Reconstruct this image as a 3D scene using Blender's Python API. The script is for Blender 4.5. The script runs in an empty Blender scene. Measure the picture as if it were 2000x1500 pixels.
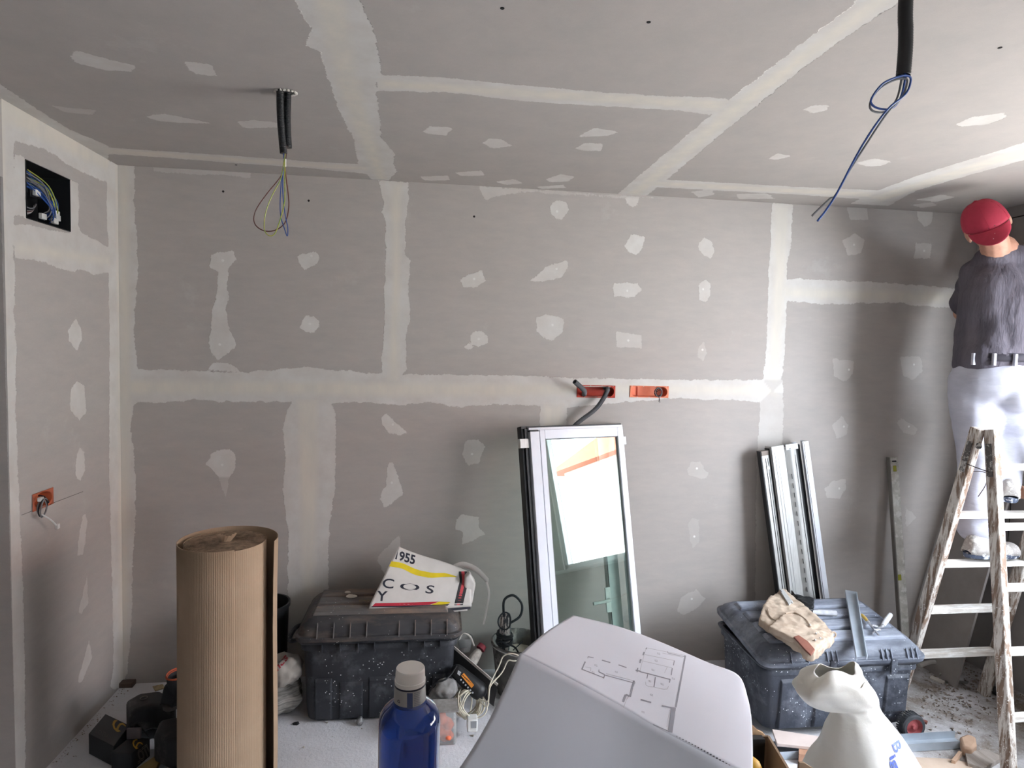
import bpy, bmesh, math, random
import numpy as np
from mathutils import Vector, Matrix, Euler, noise as mnoise
S = bpy.context.scene
COL = S.collection
random.seed(7)
PI = math.pi
# ------------------------------------------------------------------ camera
YAW, PITCH, ROLL, FPX, CZ = 0.126845, -0.057617, 0.025071, 1224.41, 1.69333
D, XL, XR, H = 3.19538, -1.47761, 3.00916, 2.5
YB = -4.2                                   # wall behind the camera
fw = np.array([math.sin(YAW)*math.cos(PITCH), math.cos(YAW)*math.cos(PITCH), math.sin(PITCH)])
rt = np.array([math.cos(YAW), -math.sin(YAW), 0.0]); up = np.cross(rt, fw)
c_, s_ = math.cos(ROLL), math.sin(ROLL)
RC = np.array([c_*rt + s_*up, -s_*rt + c_*up, fw])
cd = bpy.data.cameras.new('camera'); cam = bpy.data.objects.new('camera', cd); COL.objects.link(cam)
cd.sensor_width = 36; cd.lens = 36*FPX/2000; cd.clip_start = 0.02; cd.clip_end = 200
cam.matrix_world = Matrix(((RC[0][0], RC[1][0], -RC[2][0], 0), (RC[0][1], RC[1][1], -RC[2][1], 0),
                           (RC[0][2], RC[1][2], -RC[2][2], CZ), (0, 0, 0, 1)))
S.camera = cam
# ------------------------------------------------------------------ sky, exposure
S.view_settings.view_transform = 'Standard'; S.view_settings.look = 'None'
S.view_settings.gamma = 1; S.view_settings.use_curve_mapping = False
S.view_settings.exposure = 0.62
wd = bpy.data.worlds.new('sky'); S.world = wd; wd.use_nodes = True
bg = wd.node_tree.nodes['Background']; bg.inputs[0].default_value = (0.81, 0.89, 1.0, 1); bg.inputs[1].default_value = 22.0
sl = bpy.data.lights.new('sun', 'SUN'); sl.energy = 20; sl.angle = .01; sl.color = (1, .95, .87)
so = bpy.data.objects.new('sun', sl); COL.objects.link(so); so.rotation_euler = Vector((.28, .2, -.94)).to_track_quat('-Z', 'Z').to_euler()
S.cycles.max_bounces = 10; S.cycles.diffuse_bounces = 6; S.cycles.use_denoising = True
S.cycles.sample_clamp_indirect = 6
# window opening in the right wall: the daylight of the room
WY0, WY1, WZ0, WZ1 = 0.48, 2.3, 0.78, 2.25
pl = bpy.data.lights.new('window_portal', 'AREA'); pl.shape = 'RECTANGLE'; pl.size = WY1-WY0; pl.size_y = WZ1-WZ0
pl.cycles.is_portal = True
po = bpy.data.objects.new('window_portal', pl); COL.objects.link(po)
po.location = (XR+0.10, (WY0+WY1)/2, (WZ0+WZ1)/2)
po.rotation_euler = Vector((-1, 0, 0)).to_track_quat('-Z', 'Z').to_euler()
# unseen second window behind the camera, added to light surfaces facing it
VY0, VY1, VZ0, VZ1 = -1.95, -1.2, 1.0, 2.1
p2_ = pl.copy(); p2_.size = VY1-VY0; p2_.size_y = VZ1-VZ0; po2 = bpy.data.objects.new('window_portal', p2_); COL.objects.link(po2)
po2.location = (XR+0.10, (VY0+VY1)/2, (VZ0+VZ1)/2); po2.rotation_euler = po.rotation_euler

def ray(px, py):
    return RC.T @ np.array([(px-1000)/FPX, (750-py)/FPX, 1.0])
def at(px, py, ax, v):
    "point of the place seen at photo position px,py lying on the plane axis=v"
    d = ray(px, py); o = np.array([0, 0, CZ]); i = 'xyz'.index(ax)
    return Vector(o + d*(v-o[i])/d[i])
# ------------------------------------------------------------------ materials
MATS = {}
def nd(nt, t, **k):
    n = nt.nodes.new(t)
    for a, b in k.items(): setattr(n, a, b)
    return n
def srgb(c):
    return tuple(((x/255)/12.92 if x/255 <= .04045 else ((x/255+.055)/1.055)**2.4) for x in c)+(1,)
def mixc(nt, fac, a, b):
    m = nd(nt, 'ShaderNodeMix', data_type='RGBA')
    for sock, v in ((m.inputs[0], fac), (m.inputs[6], a), (m.inputs[7], b)):
        if hasattr(v, 'links'): nt.links.new(v, sock)
        else: sock.default_value = v
    return m.outputs[2]
def ramp(nt, src, lo, hi):
    m = nd(nt, 'ShaderNodeMapRange'); m.inputs[1].default_value = lo; m.inputs[2].default_value = hi
    nt.links.new(src, m.inputs[0]); return m.outputs[0]
def noise(nt, vec, scale, detail=3, rough=.5, stretch=None):
    if stretch:
        mp = nd(nt, 'ShaderNodeMapping'); mp.inputs['Scale'].default_value = stretch
        nt.links.new(vec, mp.inputs[0]); vec = mp.outputs[0]
    n = nd(nt, 'ShaderNodeTexNoise'); n.inputs['Scale'].default_value = scale
    n.inputs['Detail'].default_value = detail; n.inputs['Roughness'].default_value = rough
    nt.links.new(vec, n.inputs['Vector']); return n.outputs['Fac']
def mat(name, c1, c2=None, rough=.6, metal=0, scale=8, bump=0, bscale=60, speck=None, speck_s=90, speck_t=.18,
        smear=None, smear_s=6, smear_t=(.55, .75), stretch=None, spec=.5, trans=0, alpha=1, coat=0, ior=1.45):
    "procedural surface: two-tone noise, optional white paint specks and smears, optional bump"
    if name in MATS: return MATS[name]
    m = bpy.data.materials.new(name); m.use_nodes = True; nt = m.node_tree
    b = nt.nodes['Principled BSDF']; tc = nd(nt, 'ShaderNodeTexCoord').outputs['Object']
    c2 = c2 or tuple(max(0, x*.88) for x in c1)
    f = ramp(nt, noise(nt, tc, scale, 4, .6, stretch), .35, .65)
    c = mixc(nt, f, srgb(c1), srgb(c2))
    if smear:
        c = mixc(nt, ramp(nt, noise(nt, tc, smear_s, 6, .7, stretch), *smear_t), c, srgb(smear))
    if speck:
        v = nd(nt, 'ShaderNodeTexVoronoi'); v.inputs['Scale'].default_value = speck_s; v.inputs['Randomness'].default_value = 1
        nt.links.new(tc, v.inputs['Vector'])
        dd = ramp(nt, v.outputs['Distance'], speck_t, speck_t*.8)
        g = ramp(nt, noise(nt, tc, speck_s*.13, 3, .6), .5, .56)
        mm = nd(nt, 'ShaderNodeMath', operation='MULTIPLY'); nt.links.new(dd, mm.inputs[0]); nt.links.new(g, mm.inputs[1])
        c = mixc(nt, mm.outputs[0], c, srgb(speck))
    nt.links.new(c, b.inputs['Base Color'])
    b.inputs['Roughness'].default_value = rough; b.inputs['Metallic'].default_value = metal
    b.inputs['Specular IOR Level'].default_value = spec; b.inputs['IOR'].default_value = ior
    b.inputs['Transmission Weight'].default_value = trans; b.inputs['Alpha'].default_value = alpha
    b.inputs['Coat Weight'].default_value = coat
    if bump:
        bn = nd(nt, 'ShaderNodeBump'); bn.inputs['Strength'].default_value = 1; bn.inputs['Distance'].default_value = bump
        nt.links.new(noise(nt, tc, bscale, 5, .6, stretch), bn.inputs['Height']); nt.links.new(bn.outputs[0], b.inputs['Normal'])
    MATS[name] = m; return m
# ------------------------------------------------------------------ object helpers
def tag(o, label=None, cat=None, group=None, kind=None):
    if label: o['label'] = label
    if cat: o['category'] = cat
    if group: o['group'] = group
    if kind: o['kind'] = kind
    return o
def thing(name, label, cat, loc, group=None):
    o = bpy.data.objects.new(name, None); o.empty_display_size = .05; COL.objects.link(o)
    o.location = Vector(loc); o['root'] = list(loc); return tag(o, label, cat, group)
def spline(pts, n=8, closed=False):
    pts = [Vector(p) for p in pts]; out = []; N = len(pts)
    rng = range(N if closed else N-1)
    for i in rng:
        if closed: a, b, c, d = pts[i-1], pts[i], pts[(i+1) % N], pts[(i+2) % N]
        else: a, b, c, d = pts[max(i-1, 0)], pts[i], pts[i+1], pts[min(i+2, N-1)]
        for k in range(n):
            t = k/n
            out.append(.5*((2*b)+(c-a)*t+(2*a-5*b+4*c-d)*t*t+(3*b-a-3*c+d)*t**3))
    if not closed: out.append(pts[-1])
    return out
class MB:
    def __init__(s, M=None): s.v = []; s.f = []; s.M = M
    def add(s, vs, fs, M=None):
        k = len(s.v)
        for v in vs:
            v = Vector(v)
            if M is not None: v = M @ v
            if s.M is not None: v = s.M @ v
            s.v.append(v)
        s.f += [tuple(i+k for i in f) for f in fs]
    def box(s, c, d, M=None, taper=1):
        x, y, z = [a/2 for a in d]; vs = []
        for sz in (-1, 1):
            t = taper if sz > 0 else 1
            for sx, sy in ((-1, -1), (1, -1), (1, 1), (-1, 1)): vs.append((c[0]+sx*x*t, c[1]+sy*y*t, c[2]+sz*z))
        s.add(vs, [(3, 2, 1, 0), (4, 5, 6, 7), (0, 1, 5, 4), (1, 2, 6, 5), (2, 3, 7, 6), (3, 0, 4, 7)], M)
    def bar(s, p, q, w, h, upv=(0, 0, 1)):
        "box beam from p to q, w along side, h along up"
        p, q = Vector(p), Vector(q); a = (q-p).normalized(); u = Vector(upv); sd = a.cross(u).normalized(); u = sd.cross(a)
        vs = []
        for e in (p, q):
            for i, j in ((-1, -1), (1, -1), (1, 1), (-1, 1)): vs.append(e+sd*(i*w/2)+u*(j*h/2))
        s.add(vs, [(0, 1, 2, 3), (7, 6, 5, 4), (0, 4, 5, 1), (1, 5, 6, 2), (2, 6, 7, 3), (3, 7, 4, 0)])
    def tube(s, pts, r, n=8, closed=False, cap=True, M=None):
        pts = [Vector(p) for p in pts]; N = len(pts); rr = r if hasattr(r, '__len__') else [r]*N
        up_ = None; vs = []; fs = []
        for i in range(N):
            a = pts[(i-1) % N] if (closed or i > 0) else pts[i]; b = pts[(i+1) % N] if (closed or i < N-1) else pts[i]
            t = (b-a)
            t = t.normalized() if t.length > 1e-9 else Vector((0, 0, 1))
            if up_ is None: up_ = t.orthogonal().normalized()
            up_ = (up_-t*up_.dot(t))
            up_ = up_.normalized() if up_.length > 1e-6 else t.orthogonal().normalized()
            sd = t.cross(up_)
            for k in range(n):
                th = 2*PI*k/n; vs.append(pts[i]+(up_*math.cos(th)+sd*math.sin(th))*rr[i])
        for i in range(N if closed else N-1):
            for k in range(n):
                a, b = i*n+k, i*n+(k+1) % n; c, d = ((i+1) % N)*n+(k+1) % n, ((i+1) % N)*n+k
                fs.append((a, b, c, d))
        if cap and not closed: fs += [tuple(range(n))[::-1], tuple((N-1)*n+k for k in range(n))]
        s.add(vs, fs, M)
    def lathe(s, prof, n=32, o=(0, 0, 0), M=None, sx=1, sy=1, cap=True):
        vs = []; fs = []
        for r, z in prof:
            for k in range(n):
                th = 2*PI*k/n; vs.append((o[0]+r*math.cos(th)*sx, o[1]+r*math.sin(th)*sy, o[2]+z))
        for i in range(len(prof)-1):
            for k in range(n): fs.append((i*n+k, i*n+(k+1) % n, (i+1)*n+(k+1) % n, (i+1)*n+k))
        if cap: fs += [tuple(range(n))[::-1], tuple((len(prof)-1)*n+k for k in range(n))]
        s.add(vs, fs, M)
    def prism(s, poly, z0, z1, M=None):
        n = len(poly); vs = [(x, y, z0) for x, y in poly]+[(x, y, z1) for x, y in poly]
        s.add(vs, [tuple(range(n))[::-1], tuple(range(n, 2*n))]+[(i, (i+1) % n, n+(i+1) % n, n+i) for i in range(n)], M)
    def grid(s, fn, nu, nv, cu=False, M=None):
        vs = [fn(i/(nu if cu else nu-1), j/(nv-1)) for j in range(nv) for i in range(nu)]; fs = []
        for j in range(nv-1):
            for i in range(nu if cu else nu-1): fs.append((j*nu+i, j*nu+(i+1) % nu, (j+1)*nu+(i+1) % nu, (j+1)*nu+i))
        s.add(vs, fs, M)
    def ball(s, c, r, n=16, M=None):
        r = r if hasattr(r, '__len__') else (r, r, r)
        def fn(u, v):
            a, b = 2*PI*u, -PI/2+PI*(.001+.998*v)
            return (c[0]+r[0]*math.cos(a)*math.cos(b), c[1]+r[1]*math.sin(a)*math.cos(b), c[2]+r[2]*math.sin(b))
        k = len(s.v); s.grid(fn, n, n//2+1, True, M)
        m = n//2+1; s.f += [tuple(k+i for i in range(n))[::-1], tuple(k+(m-1)*n+i for i in range(n))]
    def build(s, name, m, parent=None, loc=None, smooth=35, bevel=0, seg=2, solid=0, label=None, sub=0, rem=0, disp=0, dscale=.1, soff=-1):
        me = bpy.data.meshes.new(name)
        root = parent
        while root is not None and root.parent is not None: root = root.parent
        if root is not None: org = Vector(root['root']) if 'root' in root.keys() else Vector(root.location)
        elif loc is not None: org = Vector(loc)
        else: org = Vector((0, 0, 0))
        me.from_pydata([tuple(v-org) for v in s.v], [], s.f); me.validate(); me.update()
        me.materials.append(m)
        o = bpy.data.objects.new(name, me); COL.objects.link(o)
        if parent is not None: o.parent = parent
        elif loc is not None: o.location = org; o['root'] = list(org)
        if rem:
            r = o.modifiers.new('r', 'REMESH'); r.mode = 'VOXEL'; r.voxel_size = rem; r.use_smooth_shade = True
            q = o.modifiers.new('s', 'SMOOTH'); q.factor = .5; q.iterations = 3 if rem < .008 else 5
        if solid:
            q = o.modifiers.new('t', 'SOLIDIFY'); q.thickness = solid; q.offset = soff
        if bevel:
            q = o.modifiers.new('b', 'BEVEL'); q.width = bevel; q.segments = seg; q.limit_method = 'ANGLE'; q.angle_limit = .6
        if sub:
            q = o.modifiers.new('u', 'SUBSURF'); q.levels = sub; q.render_levels = sub
        if disp:
            t = bpy.data.textures.new(name+'_tex', 'CLOUDS'); t.noise_scale = dscale; t.noise_depth = 2
            q = o.modifiers.new('d', 'DISPLACE'); q.texture = t; q.strength = disp; q.mid_level = .5; q.texture_coords = 'LOCAL'
        if smooth:
            me.shade_smooth(); me.set_sharp_from_angle(angle=math.radians(smooth))
        if label: o['label'] = label
        return o
def axes(o, x, y, z):
    x, y, z = Vector(x), Vector(y), Vector(z)
    return Matrix(((x[0], y[0], z[0], o[0]), (x[1], y[1], z[1], o[1]), (x[2], y[2], z[2], o[2]), (0, 0, 0, 1)))
def capsule(mb, p, q, r0, r1, n=12, M=None):
    p, q = Vector(p), Vector(q); a = (q-p); L = a.length; a = a/max(L, 1e-6); pts = []; rr = []
    for k in range(5):
        t = PI/2*k/4; pts.append(p-a*(r0*math.cos(t))); rr.append(max(r0*math.sin(t), r0*.05))
    for k in range(5):
        t = PI/2*k/4; pts.append(q+a*(r1*math.sin(t))); rr.append(max(r1*math.cos(t), r1*.05))
    mb.tube(pts, rr, n, M=M)
def fmesh(txt, size, M, fn=None, bold=0):
    "letters as a flat mesh, mapped through M or a surface function"
    cu = bpy.data.curves.new('t', 'FONT'); cu.body = txt; cu.size = size; cu.offset = bold; cu.resolution_u = 4
    o = bpy.data.objects.new('t', cu); COL.objects.link(o); dg = bpy.context.evaluated_depsgraph_get()
    me = bpy.data.meshes.new_from_object(o.evaluated_get(dg)); mb = MB()
    vs = [v.co.copy() for v in me.vertices]; fs = [tuple(p.vertices) for p in me.polygons]
    if fn: vs = [Vector(fn(v.x, v.y)) for v in vs]
    mb.add(vs, fs, M); bpy.data.objects.remove(o); bpy.data.curves.remove(cu); bpy.data.meshes.remove(me)
    return mb
# ------------------------------------------------------------------ drywall surfaces: filler shapes stored as a distance field
def sdf(poly, P):
    A = np.array(poly); B = np.roll(A, -1, 0); d = np.full(len(P), 1e9); inside = np.zeros(len(P), bool)
    for a, b in zip(A, B):
        e = b-a; w = P-a; t = np.clip((w@e)/max(e@e, 1e-12), 0, 1); d = np.minimum(d, np.hypot(*(w-t[:, None]*e).T))
        c1 = (a[1] <= P[:, 1]) & (b[1] > P[:, 1]); c2 = (b[1] <= P[:, 1]) & (a[1] > P[:, 1])
        cr = e[0]*w[:, 1]-e[1]*w[:, 0]
        inside ^= (c1 & (cr > 0)) | (c2 & (cr < 0))
    return np.where(inside, -d, d)
def drywall_material():
    m = bpy.data.materials.new('drywall_with_joint_compound'); m.use_nodes = True; nt = m.node_tree
    b = nt.nodes['Principled BSDF']; tc = nd(nt, 'ShaderNodeTexCoord').outputs['Object']; L = nt.links.new
    def attr(n): a = nd(nt, 'ShaderNodeAttribute', attribute_name=n); return a.outputs['Fac']
    def math_(op, a, bb):
        q = nd(nt, 'ShaderNodeMath', operation=op)
        for s_, v in zip(q.inputs, (a, bb)):
            if hasattr(v, 'links'): L(v, s_)
            else: s_.default_value = v
        return q.outputs[0]
    n1 = noise(nt, tc, 22, 4, .65); n2 = noise(nt, tc, 110, 3, .7)
    e = math_('ADD', math_('MULTIPLY', math_('SUBTRACT', n1, .5), .030), math_('MULTIPLY', math_('SUBTRACT', n2, .5), .014))
    sd = math_('ADD', attr('sd'), e)
    mask = math_('MULTIPLY', ramp(nt, sd, .001, -.001), attr('op'))
    fib = ramp(nt, noise(nt, tc, 7, 8, .72, (1, 1, 3.5)), .3, .7); fine = ramp(nt, noise(nt, tc, 420, 2, .6), .2, .8)
    board = mixc(nt, fib, srgb((175, 167, 161)), srgb((165, 160, 155)))
    board = mixc(nt, math_('MULTIPLY', fine, .22), board, srgb((146, 138, 133)))
    smud = ramp(nt, noise(nt, tc, 3.1, 6, .75), .62, .8)
    board = mixc(nt, math_('MULTIPLY', smud, .35), board, srgb((196, 194, 190)))
    fill = mixc(nt, ramp(nt, noise(nt, tc, 9, 5, .6), .35, .65), srgb((205, 202, 197)), srgb((195, 190, 184)))
    crm = mixc(nt, ramp(nt, noise(nt, tc, 14, 5, .6, (1, 1, .25)), .35, .65), srgb((211, 204, 192)), srgb((202, 197, 188)))
    ce = math_('ADD', attr('cr'), math_('MULTIPLY', math_('SUBTRACT', noise(nt, tc, 8, 4, .6), .5), .03))
    fill = mixc(nt, ramp(nt, ce, .012, -.022), fill, crm)
    L(mixc(nt, mask, board, fill), b.inputs['Base Color'])
    b.inputs['Roughness'].default_value = .85; b.inputs['Specular IOR Level'].default_value = .2
    h = math_('ADD', math_('MULTIPLY', mask, .6), math_('MULTIPLY', noise(nt, tc, 60, 4, .6, (1, 1, .3)), .25))
    bn = nd(nt, 'ShaderNodeBump'); bn.inputs['Strength'].default_value = .8; bn.inputs['Distance'].default_value = .0015
    L(h, bn.inputs['Height']); L(bn.outputs[0], b.inputs['Normal'])
    return m
DRY = drywall_material()
def surface(name, ax, v, u0, u1, w0, w1, ua, wa, polys, creams, holes, back, step=.01):
    "one board-clad wall or ceiling; polys and creams are outlines of filler in photo positions projected on its plane"
    nu, nw = int(round((u1-u0)/step))+1, int(round((w1-w0)/step))+1
    U, Wd = np.meshgrid(np.linspace(u0, u1, nu), np.linspace(w0, w1, nw)); P = np.stack([U.ravel(), Wd.ravel()], 1)
    def conv(poly): q = [at(x, y, ax, v) for x, y in poly]; return np.array([(p['xyz'.index(ua)], p['xyz'.index(wa)]) for p in q])
    sd = np.full(len(P), .5); op = np.ones(len(P)); cr = np.full(len(P), .5)
    for item in polys:
        poly, o_ = item if isinstance(item[1], float) else (item, 1.0)
        A = conv(poly); lo, hi = A.min(0)-.06, A.max(0)+.06
        k = np.where((P[:, 0] > lo[0]) & (P[:, 0] < hi[0]) & (P[:, 1] > lo[1]) & (P[:, 1] < hi[1]))[0]
        if not len(k): continue
        d = sdf(A, P[k]); w = d < sd[k]; sd[k[w]] = d[w]; op[k[w]] = o_
    for poly in creams:
        A = conv(poly); lo, hi = A.min(0)-.06, A.max(0)+.06
        k = np.where((P[:, 0] > lo[0]) & (P[:, 0] < hi[0]) & (P[:, 1] > lo[1]) & (P[:, 1] < hi[1]))[0]
        if len(k): cr[k] = np.minimum(cr[k], sdf(A, P[k]))
    C = np.zeros((len(P), 3)); C[:, 'xyz'.index(ax)] = v; C[:, 'xyz'.index(ua)] = P[:, 0]; C[:, 'xyz'.index(wa)] = P[:, 1]
    i = np.arange(nu-1)[None, :]; j = np.arange(nw-1)[:, None]; a = (j*nu+i).ravel()
    F = np.stack([a, a+1, a+1+nu, a+nu], 1)
    cx = P[a] + step/2; keep = np.ones(len(a), bool)
    for h in holes:
        keep &= ~((cx[:, 0] > h[0]) & (cx[:, 0] < h[1]) & (cx[:, 1] > h[2]) & (cx[:, 1] < h[3]))
    F = F[keep]; n0 = len(C)
    c2 = []
    for uu, ww in ((u0, w0), (u1, w0), (u1, w1), (u0, w1)):
        q = [0, 0, 0]; q['xyz'.index(ax)] = v+back; q['xyz'.index(ua)] = uu; q['xyz'.index(wa)] = ww; c2.append(q)
    e = [0, nu-1, nu*nw-1, nu*(nw-1)]
    extra = [(n0, n0+1, n0+2, n0+3)]+[(e[k], e[(k+1) % 4], n0+(k+1) % 4, n0+k) for k in range(4)]
    me = bpy.data.meshes.new(name); me.from_pydata([tuple(p) for p in np.vstack([C, c2])], [], [tuple(f) for f in F.tolist()]+extra)
    for nme, arr in (('sd', sd), ('op', op), ('cr', cr)):
        at_ = me.attributes.new(nme, 'FLOAT', 'POINT'); at_.data.foreach_set('value', np.concatenate([arr, [.5, 1, .5, 1][:4]]).astype(np.float32))
    me.materials.append(DRY); o = bpy.data.objects.new(name, me); COL.objects.link(o); o['kind'] = 'structure'
    return o
back_polys = [
 [(226, 314), (263, 316), (262, 380), (270, 520), (264, 600), (262, 640), (268, 722), (262, 790), (255, 830), (262, 890), (266, 960), (264, 1020), (258, 1100), (258, 1200), (248, 1310), (243, 1345), (222, 1345)],
 [(262, 722), (330, 722), (440, 728), (520, 724), (560, 719), (600, 716), (640, 722), (740, 730), (800, 731), (1000, 733), (1110, 738), (1330, 742), (1420, 742), (1500, 742), (1530, 745), (1530, 785), (1480, 784), (1320, 778), (1240, 784), (1110, 796), (1060, 792), (960, 790), (900, 795), (840, 786), (780, 792), (700, 785), (640, 787), (560, 785), (430, 784), (380, 780), (300, 787), (270, 785), (250, 800), (240, 760)],
 [(738, 352), (798, 356), (797, 390), (792, 430), (791, 500), (800, 510), (797, 590), (803, 620), (792, 650), (794, 720), (780, 745), (748, 745), (745, 700), (751, 640), (750, 560), (754, 500), (752, 430), (744, 415), (750, 395)],
 [(572, 780), (640, 780), (656, 800), (655, 860), (655, 950), (645, 1010), (640, 1080), (642, 1130), (636, 1340), (560, 1340), (562, 1200), (562, 1130), (563, 1040), (553, 960), (556, 900), (553, 830), (560, 800)],
 ([(1055, 788), (1107, 788), (1106, 840), (1053, 840)], .9),
 [(1508, 396), (1549, 400), (1546, 440), (1545, 480), (1536, 520), (1536, 600), (1532, 700), (1526, 745), (1490, 745), (1497, 680), (1500, 600), (1501, 540), (1505, 480), (1506, 440)],
 ([(1490, 740), (1530, 740), (1530, 800), (1528, 900), (1520, 1300), (1472, 1300), (1478, 900), (1484, 800)], .6),
 [(1532, 548), (1560, 543), (1620, 548), (1700, 550), (1760, 555), (1830, 560), (1900, 566), (1900, 604), (1850, 600), (1800, 598), (1750, 590), (1700, 592), (1600, 594), (1545, 588), (1532, 585)],
 [(410, 497), (455, 489), (460, 507), (445, 525), (443, 560), (447, 585), (440, 605), (448, 645), (460, 668), (458, 682), (425, 704), (412, 690), (406, 670), (412, 640), (415, 605), (423, 580), (426, 530), (410, 522)],
 [(407, 722), (412, 710), (425, 707), (455, 712), (470, 726)],
 [(580, 501), (617, 490), (624, 500), (622, 513), (595, 527), (588, 520)],
 [(590, 625), (597, 617), (612, 617), (622, 627), (624, 640), (610, 651), (597, 648), (586, 641)],
 [(898, 545), (940, 528), (948, 548), (925, 562), (905, 560)],
 [(918, 655), (925, 648), (940, 648), (955, 657), (952, 670), (935, 677), (922, 672)], [(906, 678), (917, 669), (926, 678), (918, 685)],
 ([(935, 363), (1060, 372), (1000, 379), (960, 385), (950, 392), (942, 380)], .6),
 ([(296, 322), (400, 328), (490, 338), (488, 348), (440, 342), (340, 338), (300, 334)], .45),
 ([(1000, 366), (1075, 372), (1200, 382), (1300, 388), (1200, 386), (1080, 380)], .4),
 [(1075, 400), (1085, 392), (1105, 395), (1110, 410), (1098, 430), (1085, 428), (1075, 418)],
 [(1220, 480), (1232, 458), (1260, 461), (1255, 485), (1243, 500), (1228, 492)],
 ([(1365, 475), (1375, 465), (1390, 470), (1395, 490), (1388, 505), (1375, 500), (1365, 488)], .7),
 ([(1037, 548), (1065, 522), (1109, 508), (1108, 530), (1095, 543), (1060, 550), (1042, 551)], .9),
 ([(1197, 553), (1245, 553), (1253, 567), (1240, 580), (1200, 580)], .8),
 ([(1363, 555), (1378, 548), (1387, 555), (1387, 580), (1378, 592), (1367, 585)], .8),
 ([(1048, 622), (1065, 615), (1103, 622), (1098, 650), (1078, 665), (1058, 658), (1047, 645)], .85),
 ([(1204, 648), (1253, 655), (1253, 680), (1204, 678)], .6),
 ([(1362, 680), (1375, 668), (1380, 690), (1372, 705), (1363, 695)], .3),
 ([(1222, 385), (1248, 386), (1247, 400), (1235, 406), (1225, 398)], .8),
 [(398, 905), (412, 897), (412, 885), (425, 878), (450, 878), (460, 890), (460, 915), (447, 930), (425, 930), (412, 915)],
 ([(428, 932), (446, 932), (442, 975), (438, 965)], .35),
 [(745, 812), (755, 808), (795, 845), (780, 850), (760, 845), (747, 830)],
 [(760, 905), (768, 903), (785, 955), (787, 965), (752, 992), (742, 975), (745, 960), (752, 950)],
 ([(740, 1085), (780, 1045), (785, 1075), (765, 1150), (745, 1110), (735, 1095)], .6),
 ([(905, 868), (920, 857), (935, 860), (947, 872), (935, 905), (915, 910), (903, 892)], .8),
 ([(889, 1015), (903, 1004), (935, 1010), (935, 1030), (948, 1045), (903, 1064), (905, 1040), (889, 1035)], .9),
 ([(1341, 920), (1350, 902), (1368, 902), (1383, 925), (1378, 935), (1345, 930)], .3),
 ([(1343, 1025), (1352, 1012), (1366, 1015), (1365, 1060), (1352, 1070)], .2),
 ([(1322, 1195), (1330, 1165), (1360, 1152), (1379, 1168), (1360, 1190), (1335, 1200)], .5),
 ([(1625, 830), (1645, 812), (1657, 830), (1652, 850), (1635, 857)], .35),
 ([(1610, 955), (1625, 940), (1652, 935), (1652, 955), (1640, 973), (1615, 972)], .5),
 ([(1750, 825), (1760, 815), (1792, 838), (1785, 852), (1765, 845)], .4),
 ([(1625, 700), (1668, 705), (1665, 730), (1650, 745), (1630, 735)], .45),
 ([(1756, 697), (1798, 695), (1802, 725), (1785, 742), (1765, 735)], .45),
 ([(1646, 470), (1670, 456), (1688, 470), (1682, 495), (1655, 500)], .7),
 ([(1653, 402), (1692, 402), (1695, 428), (1660, 432)], .6), ([(1790, 410), (1823, 410), (1820, 435), (1808, 444), (1793, 430)], .7),
 ([(1787, 474), (1820, 476), (1817, 504), (1785, 505)], .7), ([(1768, 990), (1790, 1010), (1770, 1032)], .35)]
back_creams = [[(234, 318), (250, 318), (255, 700), (252, 1000), (246, 1340), (236, 1340)],
 [(250, 742), (500, 744), (900, 748), (1120, 750), (1500, 752), (1525, 775), (1300, 770), (1050, 772), (800, 775), (560, 770), (250, 770)],
 [(762, 358), (786, 358), (782, 560), (778, 745), (758, 745), (764, 560)],
 [(582, 782), (620, 782), (622, 960), (612, 1160), (590, 1160), (584, 960)],
 [(1062, 790), (1100, 790), (1100, 840), (1062, 840)],
 [(1513, 400), (1540, 402), (1530, 600), (1520, 745), (1500, 745), (1510, 600)],
 [(1530, 560), (1900, 572), (1900, 595), (1530, 582)]]
boxA = [at(1127, 752, 'y', D), at(1201, 777, 'y', D)]; boxB = [at(1230, 753, 'y', D), at(1305, 777, 'y', D)]
wall_back = surface('wall_back', 'y', D, XL, XR, 0, H, 'x', 'z', back_polys, back_creams,
    [(b[0].x+.004, b[1].x-.004, b[1].z+.004, b[0].z-.004) for b in (boxA, boxB)], .14)
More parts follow.
